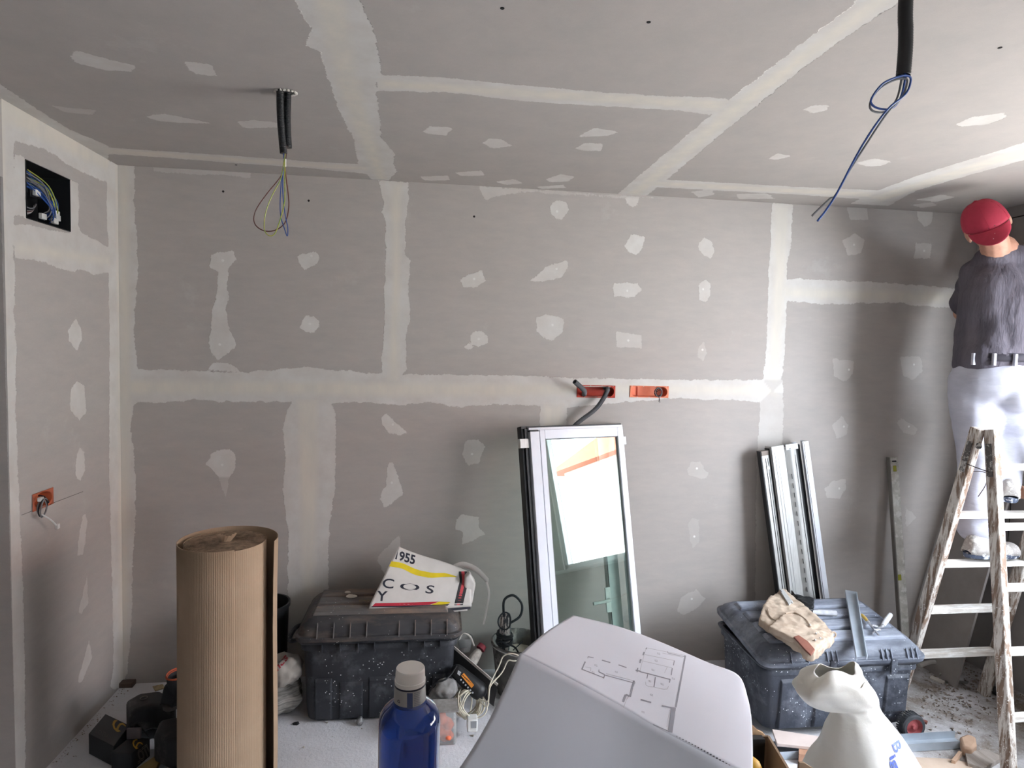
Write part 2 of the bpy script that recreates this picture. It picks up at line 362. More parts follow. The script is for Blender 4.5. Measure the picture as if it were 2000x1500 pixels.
ceil_polys = [
 [(560, -30), (690, -30), (712, 20), (735, 80), (747, 140), (735, 160), (735, 185), (740, 220), (745, 270), (772, 300), (768, 320), (775, 335), (760, 352), (725, 350), (700, 320), (690, 270), (665, 220), (640, 150), (625, 100), (598, 90), (610, 60), (585, 20)],
 [(205, 288), (300, 294), (450, 304), (600, 315), (720, 322), (720, 340), (600, 328), (450, 318), (300, 306), (200, 300)],
 [(740, 147), (850, 150), (1000, 165), (1150, 178), (1300, 188), (1420, 192), (1440, 210), (1395, 224), (1300, 214), (1150, 206), (1000, 196), (900, 182), (735, 177)],
 [(1700, -30), (1810, -30), (1745, 12), (1640, 80), (1560, 140), (1480, 205), (1420, 252), (1340, 320), (1262, 383), (1205, 380), (1300, 300), (1430, 190), (1560, 90), (1660, 15)],
 [(1275, 350), (1400, 356), (1560, 365), (1720, 372), (1700, 390), (1560, 380), (1400, 372), (1255, 364)],
 [(2010, 275), (1900, 310), (1800, 340), (1720, 370), (1660, 398), (1735, 402), (1790, 372), (1900, 340), (2010, 310)],
 [(-20, 150), (60, 205), (130, 250), (212, 285), (212, 318), (100, 260), (-20, 190)],
 ([(138, 110), (150, 100), (205, 113), (215, 118), (268, 127), (255, 140), (205, 137), (145, 122)], .9),
 ([(360, 120), (415, 125), (422, 148), (385, 145), (365, 133)], .9), ([(98, 205), (130, 210), (190, 215), (180, 224), (130, 220)], .5),
 ([(285, 227), (320, 222), (420, 242), (350, 240), (300, 235)], .8), ([(463, 237), (500, 235), (545, 240), (545, 250), (475, 250)], .7),
 [(825, 257), (840, 247), (880, 248), (882, 255), (870, 265), (830, 260)], [(943, 280), (955, 271), (980, 272), (1000, 285), (960, 290)],
 [(1125, 290), (1140, 280), (1176, 280), (1175, 295), (1135, 294)], ([(1128, 268), (1160, 250), (1210, 258), (1190, 265), (1140, 268)], .9),
 [(888, 337), (940, 333), (946, 343), (900, 344)], [(820, 345), (875, 343), (880, 352), (830, 353)], [(966, 355), (1005, 350), (1022, 358), (990, 361)],
 [(1066, 350), (1095, 340), (1124, 345), (1110, 354), (1075, 356)], [(1048, 365), (1100, 361), (1105, 367), (1055, 369)],
 [(1567, 215), (1585, 205), (1620, 206), (1615, 215), (1590, 222)], [(1866, 243), (1900, 228), (1960, 221), (1967, 228), (1930, 243), (1880, 247)],
 [(1500, 310), (1520, 299), (1545, 305), (1520, 312)], [(1672, 318), (1710, 309), (1742, 316), (1720, 324), (1690, 325)],
 ([(1350, 375), (1390, 369), (1396, 380), (1365, 386)], .8), ([(1438, 379), (1500, 378), (1512, 388), (1442, 389)], .8),
 [(1788, 390), (1840, 380), (1865, 385), (1830, 394)], ([(1778, 400), (1820, 395), (1832, 401), (1800, 406)], .8)]
ceil_creams = [[(600, -30), (670, -30), (700, 150), (755, 350), (735, 350), (680, 230), (640, 100)],
 [(205, 290), (720, 326), (720, 334), (205, 300)], [(740, 155), (1420, 198), (1400, 215), (740, 172)],
 [(1740, -30), (1780, -30), (1480, 195), (1250, 380), (1225, 380), (1440, 195)], [(2010, 285), (1700, 385), (1720, 395), (2010, 300)], [(1275, 354), (1710, 376), (1700, 385), (1265, 362)]]
ceiling = surface('ceiling', 'z', H, XL, XR, YB, D, 'x', 'y', ceil_polys, ceil_creams, [], .14, .015)
jb = [at(50, 311, 'x', XL), at(50, 425, 'x', XL), at(136, 452, 'x', XL), at(136, 352, 'x', XL)]
JY0, JY1 = (jb[0].y+jb[1].y)/2, (jb[2].y+jb[3].y)/2; JZ0, JZ1 = (jb[1].z+jb[2].z)/2, (jb[0].z+jb[3].z)/2
ob = [at(62, 965, 'x', XL), at(103, 953, 'x', XL), at(103, 985, 'x', XL), at(63, 999, 'x', XL)]
OY0, OY1 = ob[0].y, ob[1].y; OZ0, OZ1 = (ob[2].z+ob[3].z)/2, (ob[0].z+ob[1].z)/2
YD = (at(8, 440, 'x', XL).y+at(24, 1200, 'x', XL).y)/2; ZD = at(2, 345, 'x', XL).z       # jamb of the opening at the left
left_polys = [
 [(-60, 130), (100, 240), (215, 310), (212, 355), (185, 348), (130, 320), (85, 290), (30, 275), (28, 300), (26, 500), (30, 520), (28, 620), (32, 680), (30, 800), (35, 900), (38, 1000), (45, 1150), (48, 1300), (50, 1500), (20, 1600), (-60, 1600)],
 [(28, 300), (45, 305), (50, 312), (50, 425), (28, 420), (26, 360)], [(136, 350), (152, 358), (155, 400), (152, 440), (160, 455), (215, 485), (215, 532), (180, 535), (165, 528), (140, 530), (118, 525), (80, 510), (30, 505), (24, 470), (24, 440), (60, 440), (100, 450), (137, 455)],
 [(212, 315), (238, 318), (245, 1345), (215, 1345), (222, 1300), (218, 1100), (213, 900), (214, 700), (212, 500), (208, 400)],
 [(134, 645), (148, 623), (158, 640), (160, 665), (150, 684), (134, 665)], [(138, 760), (150, 743), (165, 755), (168, 805), (155, 822), (138, 800)],
 ([(148, 900), (155, 873), (165, 880), (166, 920), (157, 939), (148, 930)], .8), ([(152, 1060), (164, 1000), (171, 1020), (163, 1085), (152, 1085)], .7),
 ([(153, 1195), (170, 1125), (172, 1180), (158, 1200)], .5), ([(152, 1330), (174, 1250), (180, 1285), (158, 1335)], .8)]
left_creams = [[(-60, 130), (215, 312), (208, 335), (60, 262), (10, 240), (18, 1500), (-60, 1500)], [(226, 318), (238, 318), (245, 1345), (232, 1345)], [(24, 470), (215, 500), (215, 520), (24, 495)]]
wall_left = surface('wall_left', 'x', XL, YD, D, 0, H, 'y', 'z', left_polys, left_creams,
    [(JY0, JY1, JZ0, JZ1), (OY0+.004, OY1-.004, OZ0+.004, OZ1-.004)], -.14)
# ------------------------------------------------------------------ rest of the shell
plain = mat('plain_board', (172, 165, 161), (160, 154, 150), rough=.85, scale=3, bump=.0006, bscale=80)
rough_plaster = mat('rough_plaster', (120, 115, 110), (98, 94, 90), rough=.9, scale=9, bump=.003, bscale=30)
def struct(name, mb, m, **k):
    o = mb.build(name, m, **k); o['kind'] = 'structure'; return o
far = mat('dim_board', (112, 107, 103), rough=.9)
b = MB(); b.box((XL-.07, (YB+YD)/2, (H+ZD)/2), (.14, YD-YB, H-ZD)); b.box((XL-.07, YB+1.5, ZD/2), (.14, 3.0, ZD)); struct('wall_left', b, DRY, smooth=0)
b = MB(); b.box((XL-.72, YD-1.5, H/2), (.12, 5.6, H)); struct('wall_passage', b, rough_plaster, smooth=0)
b = MB(); b.box((XL-.36, YD+.14, H/2-.0), (.44, .12, H)); b.box((XL-.4, YD-3.7, H/2), (.6, .12, H)); b.box((XL-.42, YD-1.8, H+.06), (.62, 4.2, .1)); struct('trim_1', b, rough_plaster, smooth=0)
b = MB(); b.box(((XL+XR)/2, YB-.06, H/2), (XR-XL+.5, .12, H)); struct('wall_front', b, mat('pale_wall', (206, 202, 198), rough=.9), smooth=0)
b = MB(); x = XR+.07
b.box((x, (YB+VY0)/2, H/2), (.14, VY0-YB, H)); b.box((x, (VY1+WY0)/2, H/2), (.14, WY0-VY1, H)); b.box((x, (VY0+VY1)/2, VZ0/2), (.14, VY1-VY0, VZ0)); b.box((x, (VY0+VY1)/2, (VZ1+H)/2), (.14, VY1-VY0, H-VZ1)); b.box((x, (WY1+D+.14)/2, H/2), (.14, D+.14-WY1, H))
b.box((x, (WY0+WY1)/2, WZ0/2), (.14, WY1-WY0, WZ0)); b.box((x, (WY0+WY1)/2, (WZ1+H)/2), (.14, WY1-WY0, H-WZ1))
wr = struct('wall_right', b, mat('right_board', (160, 154, 151), (148, 143, 140), rough=.88, scale=4, bump=.0006, bscale=90), smooth=0)
m = mat('board_joint_dark', (60, 56, 54), rough=.9)
b = MB()
for p in (2.28, 2.88): b.box((XR-.0006, p, H/2), (.0012, .004, H))
b.box((XR-.0006, 2.7, 2.44), (.0012, .95, .006)); b.build('board_joint', m, wr)
for y_ in (3.02, 2.62):
    for k in range(6):
        q = MB(); 
        for j in (-1, 1): q.box((XR-.0006, y_, .35+k*.36+j*.03), (.0012, .012, .022))
        q.build('printed_mark', mat('faint_print', (118, 112, 110), rough=.9), wr)
# main window, then the added unseen one that brightens front-facing surfaces
wf = mat('white_window_frame', (232, 232, 230), (225, 225, 224), rough=.35)
for k, (ya, yb_, za, zb_) in enumerate(((WY0, WY1, WZ0, WZ1), (VY0, VY1, VZ0, VZ1))):
    b = MB(); yc, zc = (ya+yb_)/2, (za+zb_)/2
    for z_ in (za+.025, zb_-.025): b.box((XR+.05, yc, z_), (.06, yb_-ya, .05))
    for y_ in (ya+.025, yb_-.025): b.box((XR+.05, y_, zc), (.06, .05, zb_-za))
    win = struct('window_%d' % (k+1), b, wf, bevel=.004)
    b = MB(); b.box((XR-.01, yc, za-.012), (.24, yb_-ya+.08, .024)); b.build('window_sill', wf, win, bevel=.004)
# floor
def floor_material():
    m = bpy.data.materials.new('dusty_concrete'); m.use_nodes = True; nt = m.node_tree; b = nt.nodes['Principled BSDF']
    tc = nd(nt, 'ShaderNodeTexCoord').outputs['Object']
    c = mixc(nt, ramp(nt, noise(nt, tc, 2.2, 7, .65), .35, .65), srgb((216, 216, 220)), srgb((196, 195, 198)))
    sep = nd(nt, 'ShaderNodeSeparateXYZ'); nt.links.new(tc, sep.inputs[0])
    dirt = nd(nt, 'ShaderNodeMath', operation='MULTIPLY'); nt.links.new(ramp(nt, sep.outputs[0], 1.4, 2.4), dirt.inputs[0])
    nt.links.new(ramp(nt, noise(nt, tc, 5, 7, .7), .3, .6), dirt.inputs[1])
    c = mixc(nt, dirt.outputs[0], c, srgb((128, 118, 108)))
    c = mixc(nt, ramp(nt, noise(nt, tc, 130, 3, .6), .58, .72), c, srgb((205, 203, 200)))
    nt.links.new(c, b.inputs['Base Color']); b.inputs['Roughness'].default_value = .9; b.inputs['Specular IOR Level'].default_value = .2
    bn = nd(nt, 'ShaderNodeBump'); bn.inputs['Distance'].default_value = .004
    nt.links.new(noise(nt, tc, 70, 5, .6), bn.inputs['Height']); nt.links.new(bn.outputs[0], b.inputs['Normal']); return m
b = MB(); b.box(((XL-.6+XR)/2, (YB+D)/2, -.05), (XR-XL+1.0, D-YB+.3, .1)); struct('floor', b, floor_material(), smooth=0)
# screw holes
dark = mat('dark_hole', (18, 17, 17), rough=.9)
for p, ax, v, par in (((436, 374), 'y', D, wall_back), ((603, 392), 'y', D, wall_back), ((926, 423), 'y', D, wall_back), ((981, 16), 'z', H, ceiling), ((1267, 43), 'z', H, ceiling), ((1953, 93), 'z', H, ceiling), ((461, 322), 'z', H, ceiling)):
    q = at(*p, ax, v); b = MB()
    M = Matrix.Translation(q-Vector((0, .0006, 0) if ax == 'y' else (0, 0, .0006))) @ (Matrix.Rotation(PI/2, 4, 'X') if ax == 'y' else Matrix())
    b.lathe([(.005, -.0005), (.0055, .0005)], 12, M=M); b.build('screw_hole', dark, par)
fillm = mat('set_filler', (216, 214, 209), (208, 206, 200), rough=.85)
for p in ((435, 509), (429, 673), (608, 500), (605, 633), (926, 545), (935, 662), (1088, 413), (1087, 525), (1079, 635), (1225, 568), (1227, 665), (1373, 565), (1372, 683), (434, 908), (767, 829), (765, 943), (922, 887),
          (1361, 915), (1356, 1048), (1351, 1170), (1639, 954), (1648, 833), (1775, 833), (1658, 722), (1785, 712), (1668, 478), (1805, 490)):
    q = at(*p, 'y', D); f = MB(); f.lathe([(.0065, -.0008), (.006, .0006), (.003, .0009)], 14, M=Matrix.Translation(q) @ Matrix.Rotation(PI/2, 4, 'X')); f.build('filled_screw_head', fillm, wall_back)
# ------------------------------------------------------------------ outside: what the glass reflects
fac = mat('white_render_facade', (235, 228, 218), (226, 220, 212), rough=.9, scale=1)
hb = thing('neighbour_house', 'white rendered house with red tiled roof across the street, seen mirrored in the glass', 'house', (9.5, .5, -3))
b = MB(); b.box((11.5, 0.5, .2), (4, 12, 6.4)); b.build('facade', fac, hb, smooth=0)
b = MB(); b.prism([(9.1, 3.4), (11.5, 4.6), (13.9, 3.4)], -5.8, 6.8, axes((0, 0, 0), (1, 0, 0), (0, 0, 1), (0, 1, 0)))
b.build('roof', mat('clay_tiles', (176, 96, 66), (150, 76, 52), rough=.8, scale=14, bump=.03, bscale=8), hb, smooth=0)
for y_ in (-3.2, -1.2, .9, 3.0):
    b = MB(); z_ = 1.5
    b.box((9.46, y_, z_+.65), (.1, 1.1, .09)); b.box((9.46, y_, z_-.65), (.1, 1.1, .09)); b.box((9.46, y_-.52, z_), (.1, .09, 1.3)); b.box((9.46, y_+.52, z_), (.1, .09, 1.3)); b.box((9.46, y_, z_), (.08, .07, 1.3))
    f = b.build('window', mat('orange_wood', (196, 120, 62), rough=.6), hb)
    b = MB(); b.box((9.48, y_, z_), (.03, 1.0, 1.25)); b.build('pane', mat('blue_pane', (120, 140, 160), rough=.1), f)
b = MB(); b.box((9, 0, -3.2), (11.5, 40, .2)); struct('ground', b, mat('street', (170, 168, 164), rough=.9), smooth=0)
# ================================================================== electrical boxes and cables
orange = mat('orange_plastic', (226, 138, 104), (212, 118, 86), rough=.45, spec=.4)
red_or = mat('red_plastic', (186, 66, 46), (164, 52, 38), rough=.45, spec=.4)
black = mat('black_plastic', (26, 27, 29), (18, 19, 20), rough=.5)
cond = mat('grey_conduit', (92, 95, 98), (70, 73, 76), rough=.5)
blackcond = mat('black_conduit', (24, 25, 27), (17, 17, 19), rough=.42, spec=.6)
wire = {'blue': mat('blue_wire', (38, 78, 150), (30, 62, 128), rough=.4), 'brown': mat('brown_wire', (98, 48, 38), (80, 38, 30), rough=.4),
        'yellow': mat('yellow_green_wire', (178, 170, 80), (120, 150, 60), rough=.4, scale=60), 'grey': mat('grey_wire', (120, 120, 122), rough=.4),
        'white': mat('white_wire', (222, 222, 218), rough=.4), 'black': mat('black_wire', (28, 28, 30), rough=.4)}
def ripple(pts, r, n=10, pitch=.0036, amp=.0006):
    "finely ribbed corrugated conduit"
    P = [Vector(p) for p in pts]; out = []; rr = []; L = 0; k = 0
    for a, b_ in zip(P, P[1:]):
        m_ = max(2, int((b_-a).length/pitch*2))
        for i in range(m_): out.append(a.lerp(b_, i/m_)); rr.append(r+(amp if k % 2 else -amp)); k += 1
    return out, rr
def slot_box(name, label, c0, c1, m, depth=.045):
    t = thing(name, label, 'electrical box', ((c0.x+c1.x)/2, D, c1.z), 'switch boxes in the back wall joint')
    x0, x1, z0, z1 = c0.x, c1.x, c1.z, c0.z; r = (z1-z0)/2-.004; y0 = D-.0025
    def stad(rr, n=12):
        cx0, cx1, cz = x0+.006+r, x1-.006-r, (z0+z1)/2
        return [(cx1+rr*math.cos(a), cz+rr*math.sin(a)) for a in [(-PI/2+PI*i/n) for i in range(n+1)]]+[(cx0-rr*math.cos(a), cz-rr*math.sin(a)) for a in [(-PI/2+PI*i/n) for i in range(n+1)]]
    inn = stad(r); N = len(inn)
    outr = []
    for x, z in inn:
        outr.append((min(max(x0, x+(x-(x0+x1)/2)*.2), x1), z1 if z > (z0+z1)/2 else z0))
    b = MB(); vs = [(x, y0, z) for x, z in outr]+[(x, y0, z) for x, z in inn]+[(x, D+depth, (z-(z0+z1)/2)*.94+(z0+z1)/2) for x, z in inn]
    fs = [(i, (i+1) % N, N+(i+1) % N, N+i) for i in range(N)]+[(N+i, N+(i+1) % N, 2*N+(i+1) % N, 2*N+i) for i in range(N)]+[tuple(range(2*N, 3*N))]
    b.add(vs, fs); b.build('box_body', m, t, smooth=40, solid=.0012, soff=0)
    b = MB(); xm = x0+(x1-x0)*.26; b.box((xm, D+depth-.004, (z0+z1)/2), (.0015, .006, r*1.8)); b.build('divider', red_or, t)
    for i in range(7):
        b = MB(); xx = x0+.012+(x1-x0-.024)*i/6; b.lathe([(.0022, -.001), (.0026, 0), (.0014, .0016)], 8, M=Matrix.Translation((xx, y0, z0+.003 if i % 2 else z1-.003)) @ Matrix.Rotation(PI/2, 4, 'X'))
        b.build('screw', mat('zinc', (200, 200, 200), rough=.3, metal=.8), t)
    return t
tA = slot_box('switch_box', 'deep red oblong wall box with two grey conduits coming out', *boxA, red_or)
tB = slot_box('switch_box', 'pale orange oblong wall box with a small coil of wires', *boxB, orange)
# conduit stub and long conduit from the red box
q = at(1140, 772, 'y', D); e = at(1122, 745, 'y', D-.09)
pts = spline([(q.x+.008, D+.03, q.z+.004), (q.x, D-.01, q.z+.008), (q.x-.012, D-.045, q.z+.03), tuple(e)], 8)
b = MB(); P_, R_ = ripple(pts, .0125); b.tube(P_, R_, 14, cap=False); b.build('conduit_stub', cond, tA, solid=.0015, smooth=50)
q = at(1185, 758, 'y', D); e1 = at(1165, 797, 'y', D-.06); e2 = at(1122, 832, 'y', D-.05); e3 = at(1085, 880, 'y', D-.03)
pts = spline([(q.x, D+.035, q.z), (q.x-.002, D-.02, q.z-.012), tuple(e1), tuple(e2), tuple(e3)], 10)
b = MB(); P_, R_ = ripple(pts, .0115); b.tube(P_, R_, 14); b.build('conduit', cond, tA, smooth=50)
# wire coil in orange box
q = at(1286, 766, 'y', D-.012); t = thing('wire_coil', 'small coil of blue, white and black wires hanging in the pale orange wall box', 'wire', q)
for k, (c, r) in enumerate((('blue', .022), ('black', .024), ('white', .020), ('grey', .0225), ('black', .019))):
    b = MB(); b.tube([(q.x+r*math.sin(a)*.85, D-.006-.004*k+.003*math.sin(3*a+k), q.z+r*math.cos(a)) for a in [2*PI*i/28+k for i in range(28)]], .0019, 6, closed=True); b.build('wire_loop', wire[c], t)
for k, dx in enumerate((-.002, .004)):
    b = MB(); b.tube(spline([(q.x, D-.02, q.z-.02), (q.x+dx*.3, D-.028, q.z-.035), (q.x+dx+.001, D-.026, q.z-.05-.004*k)]), .0014, 6); b.build('wire_end', wire['black'], t)
b = MB(); b.tube([(q.x+.01, D+.04, q.z-.0), (q.x+.012, D+.0, q.z+.01), (q.x+.006, D-.01, q.z+.018)], .0016, 6); b.build('feed_wire', wire['black'], t)
# orange box in left wall
yc, zc = (OY0+OY1)/2, (OZ0+OZ1)/2
t = thing('wall_box', 'orange round wall box set in the left wall with a pencil line across', 'electrical box', (XL, yc, OZ0))
b = MB(); r = (OZ1-OZ0)/2*.9; N = 24; w_ = (OY1-OY0)/2
inn = [(yc+w_*.86*math.cos(2*PI*i/N), zc+r*math.sin(2*PI*i/N)) for i in range(N)]
outr = [(yc+w_*max(-1, min(1, 1.5*math.cos(2*PI*i/N))), zc+(OZ1-OZ0)/2*max(-1, min(1, 1.5*math.sin(2*PI*i/N)))) for i in range(N)]
vs = [(XL+.002, y_, z_) for y_, z_ in outr]+[(XL+.002, y_, z_) for y_, z_ in inn]+[(XL-.05, y_, z_) for y_, z_ in inn]
b.add(vs, [(i, (i+1) % N, N+(i+1) % N, N+i) for i in range(N)]+[(N+i, N+(i+1) % N, 2*N+(i+1) % N, 2*N+i) for i in range(N)]+[tuple(range(2*N, 3*N))])
b.build('box_body', mat('burnt_orange_plastic', (182, 98, 66), (164, 84, 56), rough=.5), t, solid=.0012, soff=0)
b = MB(); p0, p1 = at(42, 1006, 'x', XL), at(162, 960, 'x', XL); b.bar((XL+.0006, p0.y, p0.z), (XL+.0006, p1.y, p1.z), .001, .0012); b.build('pencil_line', dark, wall_left)
q = at(82, 990, 'x', XL+.03); t = thing('hanging_cable', 'looped grey cable with white connector hanging out of the left wall box', 'cable', q)
b = MB(); b.tube(spline([(XL-.04, yc-.01, zc+.02), (XL+.01, yc-.012, zc+.015), (XL+.03, yc-.015, zc-.01)]), .0022, 6); b.build('wire', wire['black'], t)
for k in range(3):
    b = MB(); rr = .030+.003*k
    b.tube([(XL+.03+.006*math.sin(a+k)+k*.003, q.y+rr*.62*math.sin(a), q.z-.004+rr*math.cos(a)) for a in [2*PI*i/24 for i in range(24)]], .0024, 6, closed=True); b.build('cable_loop', wire[('grey', 'black', 'grey')[k]], t)
p1 = at(112, 1028, 'x', XL+.05)
b = MB(); b.tube(spline([(XL+.03, q.y, q.z-.03), (XL+.045, (q.y+p1.y)/2-.005, (q.z-.02+p1.z)/2), tuple(p1)]), .003, 8); b.build('white_wire', wire['white'], t)
b = MB(); b.box(tuple(p1), (.012, .016, .02), None); b.build('connector', wire['white'], t, bevel=.002)
b = MB(); b.box((XL+.028, q.y-.004, q.z+.03), (.014, .02, .016)); b.build('terminal', wire['white'], t, bevel=.002)
# junction box in left wall
yc, zc = (JY0+JY1)/2, (JZ0+JZ1)/2; w2, h2 = (JY1-JY0)/2, (JZ1-JZ0)/2
t = thing('junction_box', 'black recessed junction box high in the left wall, open and full of wires', 'junction box', (XL, yc, JZ0))
b = MB(); vs = []
for x_ in (XL+.003, XL-.12):
    for sy, sz in ((-1, -1), (1, -1), (1, 1), (-1, 1)): vs.append((x_, yc+sy*w2, zc+sz*h2))
b.add(vs, [(0, 1, 5, 4), (1, 2, 6, 5), (2, 3, 7, 6), (3, 0, 4, 7), (4, 5, 6, 7)]); b.build('enclosure', black, t, smooth=0, solid=.003, soff=0)
b = MB()
for k in range(5): b.box((XL-.1, yc-.8*w2+k*.4*w2, zc+.4*h2), (.03, .04, .05+.02*(k % 2)))
b.build('terminal_block', mat('grey_black_plastic', (48, 50, 54), rough=.5), t, bevel=.003)
rnd = random.Random(3)
for k in range(18):
    c = ('blue', 'blue', 'yellow', 'grey', 'blue', 'grey')[k % 6]
    a = Vector((XL-.05, yc+w2*rnd.uniform(-.9, -.2), zc+h2*rnd.uniform(.3, .9))); e = Vector((XL-.03, yc+w2*rnd.uniform(.1, .6), zc+h2*rnd.uniform(-.85, -.5)))
    m1 = a.lerp(e, .45)+Vector((.03+.01*rnd.random(), w2*rnd.uniform(-.1, .25), h2*rnd.uniform(-.1, .3)))
    b = MB(); b.tube(spline([a, m1, a.lerp(e, .8)+Vector((.03, .01, 0)), e], 6), .0022, 6); b.build('wire', wire[c], t)
for k in range(6):
    b = MB(); cy, cz2, r = yc-w2*.65, zc-h2*.62, .045+.008*k
    b.tube([(XL-.02-.006*k, cy+r*math.cos(a), cz2+.03+r*.55*math.sin(a)) for a in [PI+PI*i/16 for i in range(17)]], .0022, 6); b.build('wire', wire[('grey', 'black', 'grey', 'brown', 'white', 'grey')[k]], t)
for k, (u, v) in enumerate(((.52, -.45), (.56, -.6), (-.1, -.72), (-.35, .05), (.45, -.75))):
    b = MB(); b.box((XL-.015, yc+w2*u, zc+h2*v), (.014, .03, .022)); b.build('connector', wire['white'], t, bevel=.002)
b = MB(); b.box((XL-.09, yc-.5*w2, zc-.15*h2), (.02, .05, .018)); b.box((XL-.09, yc-.5*w2, zc-.15*h2), (.02, .018, .05)); b.build('cross_clip', mat('grey_black_plastic', (48, 50, 54)), t)
# ceiling drop 1
yq = 2.14; top1, top2 = at(548, 174, 'y', yq), at(562, 172, 'y', yq+.02)
t = thing('ceiling_cable_drop', 'pair of black conduits hanging from ceiling with brown, yellow and blue wire loops', 'cable', (top1.x, yq, H))
for (a, b2, yy) in (((547, 150), (554, 301), yq), ((562, 150), (563, 290), yq+.02)):
    p, q = at(*a, 'y', yy), at(*b2, 'y', yy); p.z = H-.001; mid = p.lerp(q, .5)+Vector((-.003, 0, 0))
    b = MB(); P_, R_ = ripple(spline([p, mid, q], 8), .0115); b.tube(P_, R_, 14); b.build('conduit', blackcond, t, smooth=50)
b = MB(); rnd = random.Random(5)
for k in range(16):
    a = 2*PI*k/16; b.ball((top1.x+.014+.026*math.cos(a)*1.2, yq+.01+.022*math.sin(a), H-.003), (.006*rnd.uniform(.6, 1.3), .006, .004), 8)
b.build('crumbled_edge', mat('crumbled_plaster', (205, 200, 190), rough=.95), t)
def pxs(l, y_): return [at(x, y__, 'y', y_) for x, y__ in l]
for c, l in (('brown', [(560, 285), (557, 320), (548, 345), (520, 380), (500, 410), (496, 432), (506, 446), (525, 452), (545, 446), (558, 432), (564, 405), (563, 380), (558, 340), (556, 310)]),
             ('yellow', [(557, 300), (554, 320), (548, 350), (530, 385), (519, 415), (516, 445), (522, 458), (532, 460), (540, 450), (550, 420), (556, 390), (556, 350), (556, 310)]),
             ('blue', [(554, 298), (554, 325), (549, 360), (547, 400), (549, 425), (555, 445), (561, 461), (562, 445), (557, 420), (553, 385), (552, 350), (555, 310)])):
    b = MB(); b.tube(spline(pxs(l, yq+(.0 if c == 'blue' else .006 if c == 'brown' else -.006)), 6), .0017, 6); b.build(c+'_wire' if c != 'yellow' else 'yellow_wire', wire[c], t)
p = at(556, 318, 'y', yq); b = MB(); b.tube([p+Vector((0, 0, .012)), p-Vector((0, 0, .012))], .005, 10); b.build('tape', wire['white'], t)
# ceiling drop 2
yq = 1.0; p = at(1770, -60, 'y', yq)
t = thing('ceiling_cable_drop', 'single thick black conduit at upper right with a looped blue and grey wire', 'cable', (p.x, yq, H))
pts = [Vector((p.x, yq, H-.001))]+pxs([(1769, 0), (1769, 60), (1768, 100), (1764, 150)], yq)
b = MB(); P_, R_ = ripple(spline(pts, 8), .0112, amp=.0003); b.tube(P_, R_, 16, cap=False); b.build('conduit', blackcond, t, smooth=50, solid=.0012)
for c, dx, l in (('blue', 0, [(1768, 130), (1771, 158), (1765, 190), (1748, 208), (1722, 208), (1705, 200), (1704, 188), (1720, 166), (1745, 155), (1765, 153), (1772, 162), (1766, 185), (1740, 208), (1720, 235), (1695, 275), (1670, 320), (1640, 375), (1615, 410), (1595, 432)]),
                 ('grey', 1, [(1767, 130), (1767, 160), (1762, 188), (1746, 210), (1722, 214), (1706, 207), (1706, 190), (1722, 170), (1746, 158), (1764, 157), (1768, 165), (1762, 190), (1742, 213), (1725, 240), (1702, 278), (1672, 325), (1640, 378), (1625, 387), (1587, 421)])):
    P_ = spline(pxs(l, yq), 6); P_ = [v+Vector((0, .01*math.sin(i*.09)+dx*.004, 0)) for i, v in enumerate(P_)]
    b = MB(); b.tube(P_, .0018, 8); b.build(c+'_wire', wire[c], t)
# ================================================================== cardboard roll
def cardboard(name='corrugated_cardboard'):
    return mat(name, (166, 144, 121), (157, 135, 112), rough=.9, scale=5, spec=.15, bump=.0003, bscale=200)
kraft = cardboard()
RY = 2.36; rt_ = at(441, 1056, 'y', RY); RZ = rt_.z; cx = at(441, 1056, 'y', RY).x
t = thing('cardboard_roll', 'tall upright roll of brown corrugated cardboard with a loose outer sheet', 'cardboard roll', (cx, RY, 0))
R0 = .1385
b = MB(); N = 480
prof = [(R0, 0), (R0, RZ)]
vs = []
for z_ in (0, RZ*.33, RZ*.66, RZ):
    for i in range(N): a = 2*PI*i/N; r = R0+.0006*(i % 4 in (1, 2)); vs.append((cx+r*math.cos(a), RY+r*math.sin(a), z_))
b.add(vs, [(j*N+i, j*N+(i+1) % N, (j+1)*N+(i+1) % N, (j+1)*N+i) for j in range(3) for i in range(N)]); b.build('core_roll', kraft, t, smooth=60)
b = MB(); prof = []; r = .012; rnd = random.Random(2)
while r < R0-.004: prof += [(r, RZ-.0015), (r+.0028, RZ-.0015), (r+.0032, RZ-.006), (r+.0042, RZ-.006)]; r += .0046
b.lathe([(.001, RZ-.03), (.012, RZ-.03)]+prof+[(R0+.0004, RZ-.002)], 96, (cx, RY, 0), cap=False); b.build('wound_layers', mat('cut_cardboard_edge', (158, 134, 110), (112, 94, 76), rough=.95, scale=40), t, smooth=0)
b = MB(); rnd = random.Random(4)
for k in range(7):
    a = -.5+k*.32; p = Vector((cx+.0, RY-.005, RZ-.015)); q = p+Vector((.035*math.sin(a*1.2-.3), .01*math.cos(k), .035+.008*rnd.random()))
    b.bar(p, q, .0012, .014, (math.cos(a), .3, 0))
b.build('crumpled_core', kraft, t, smooth=0)
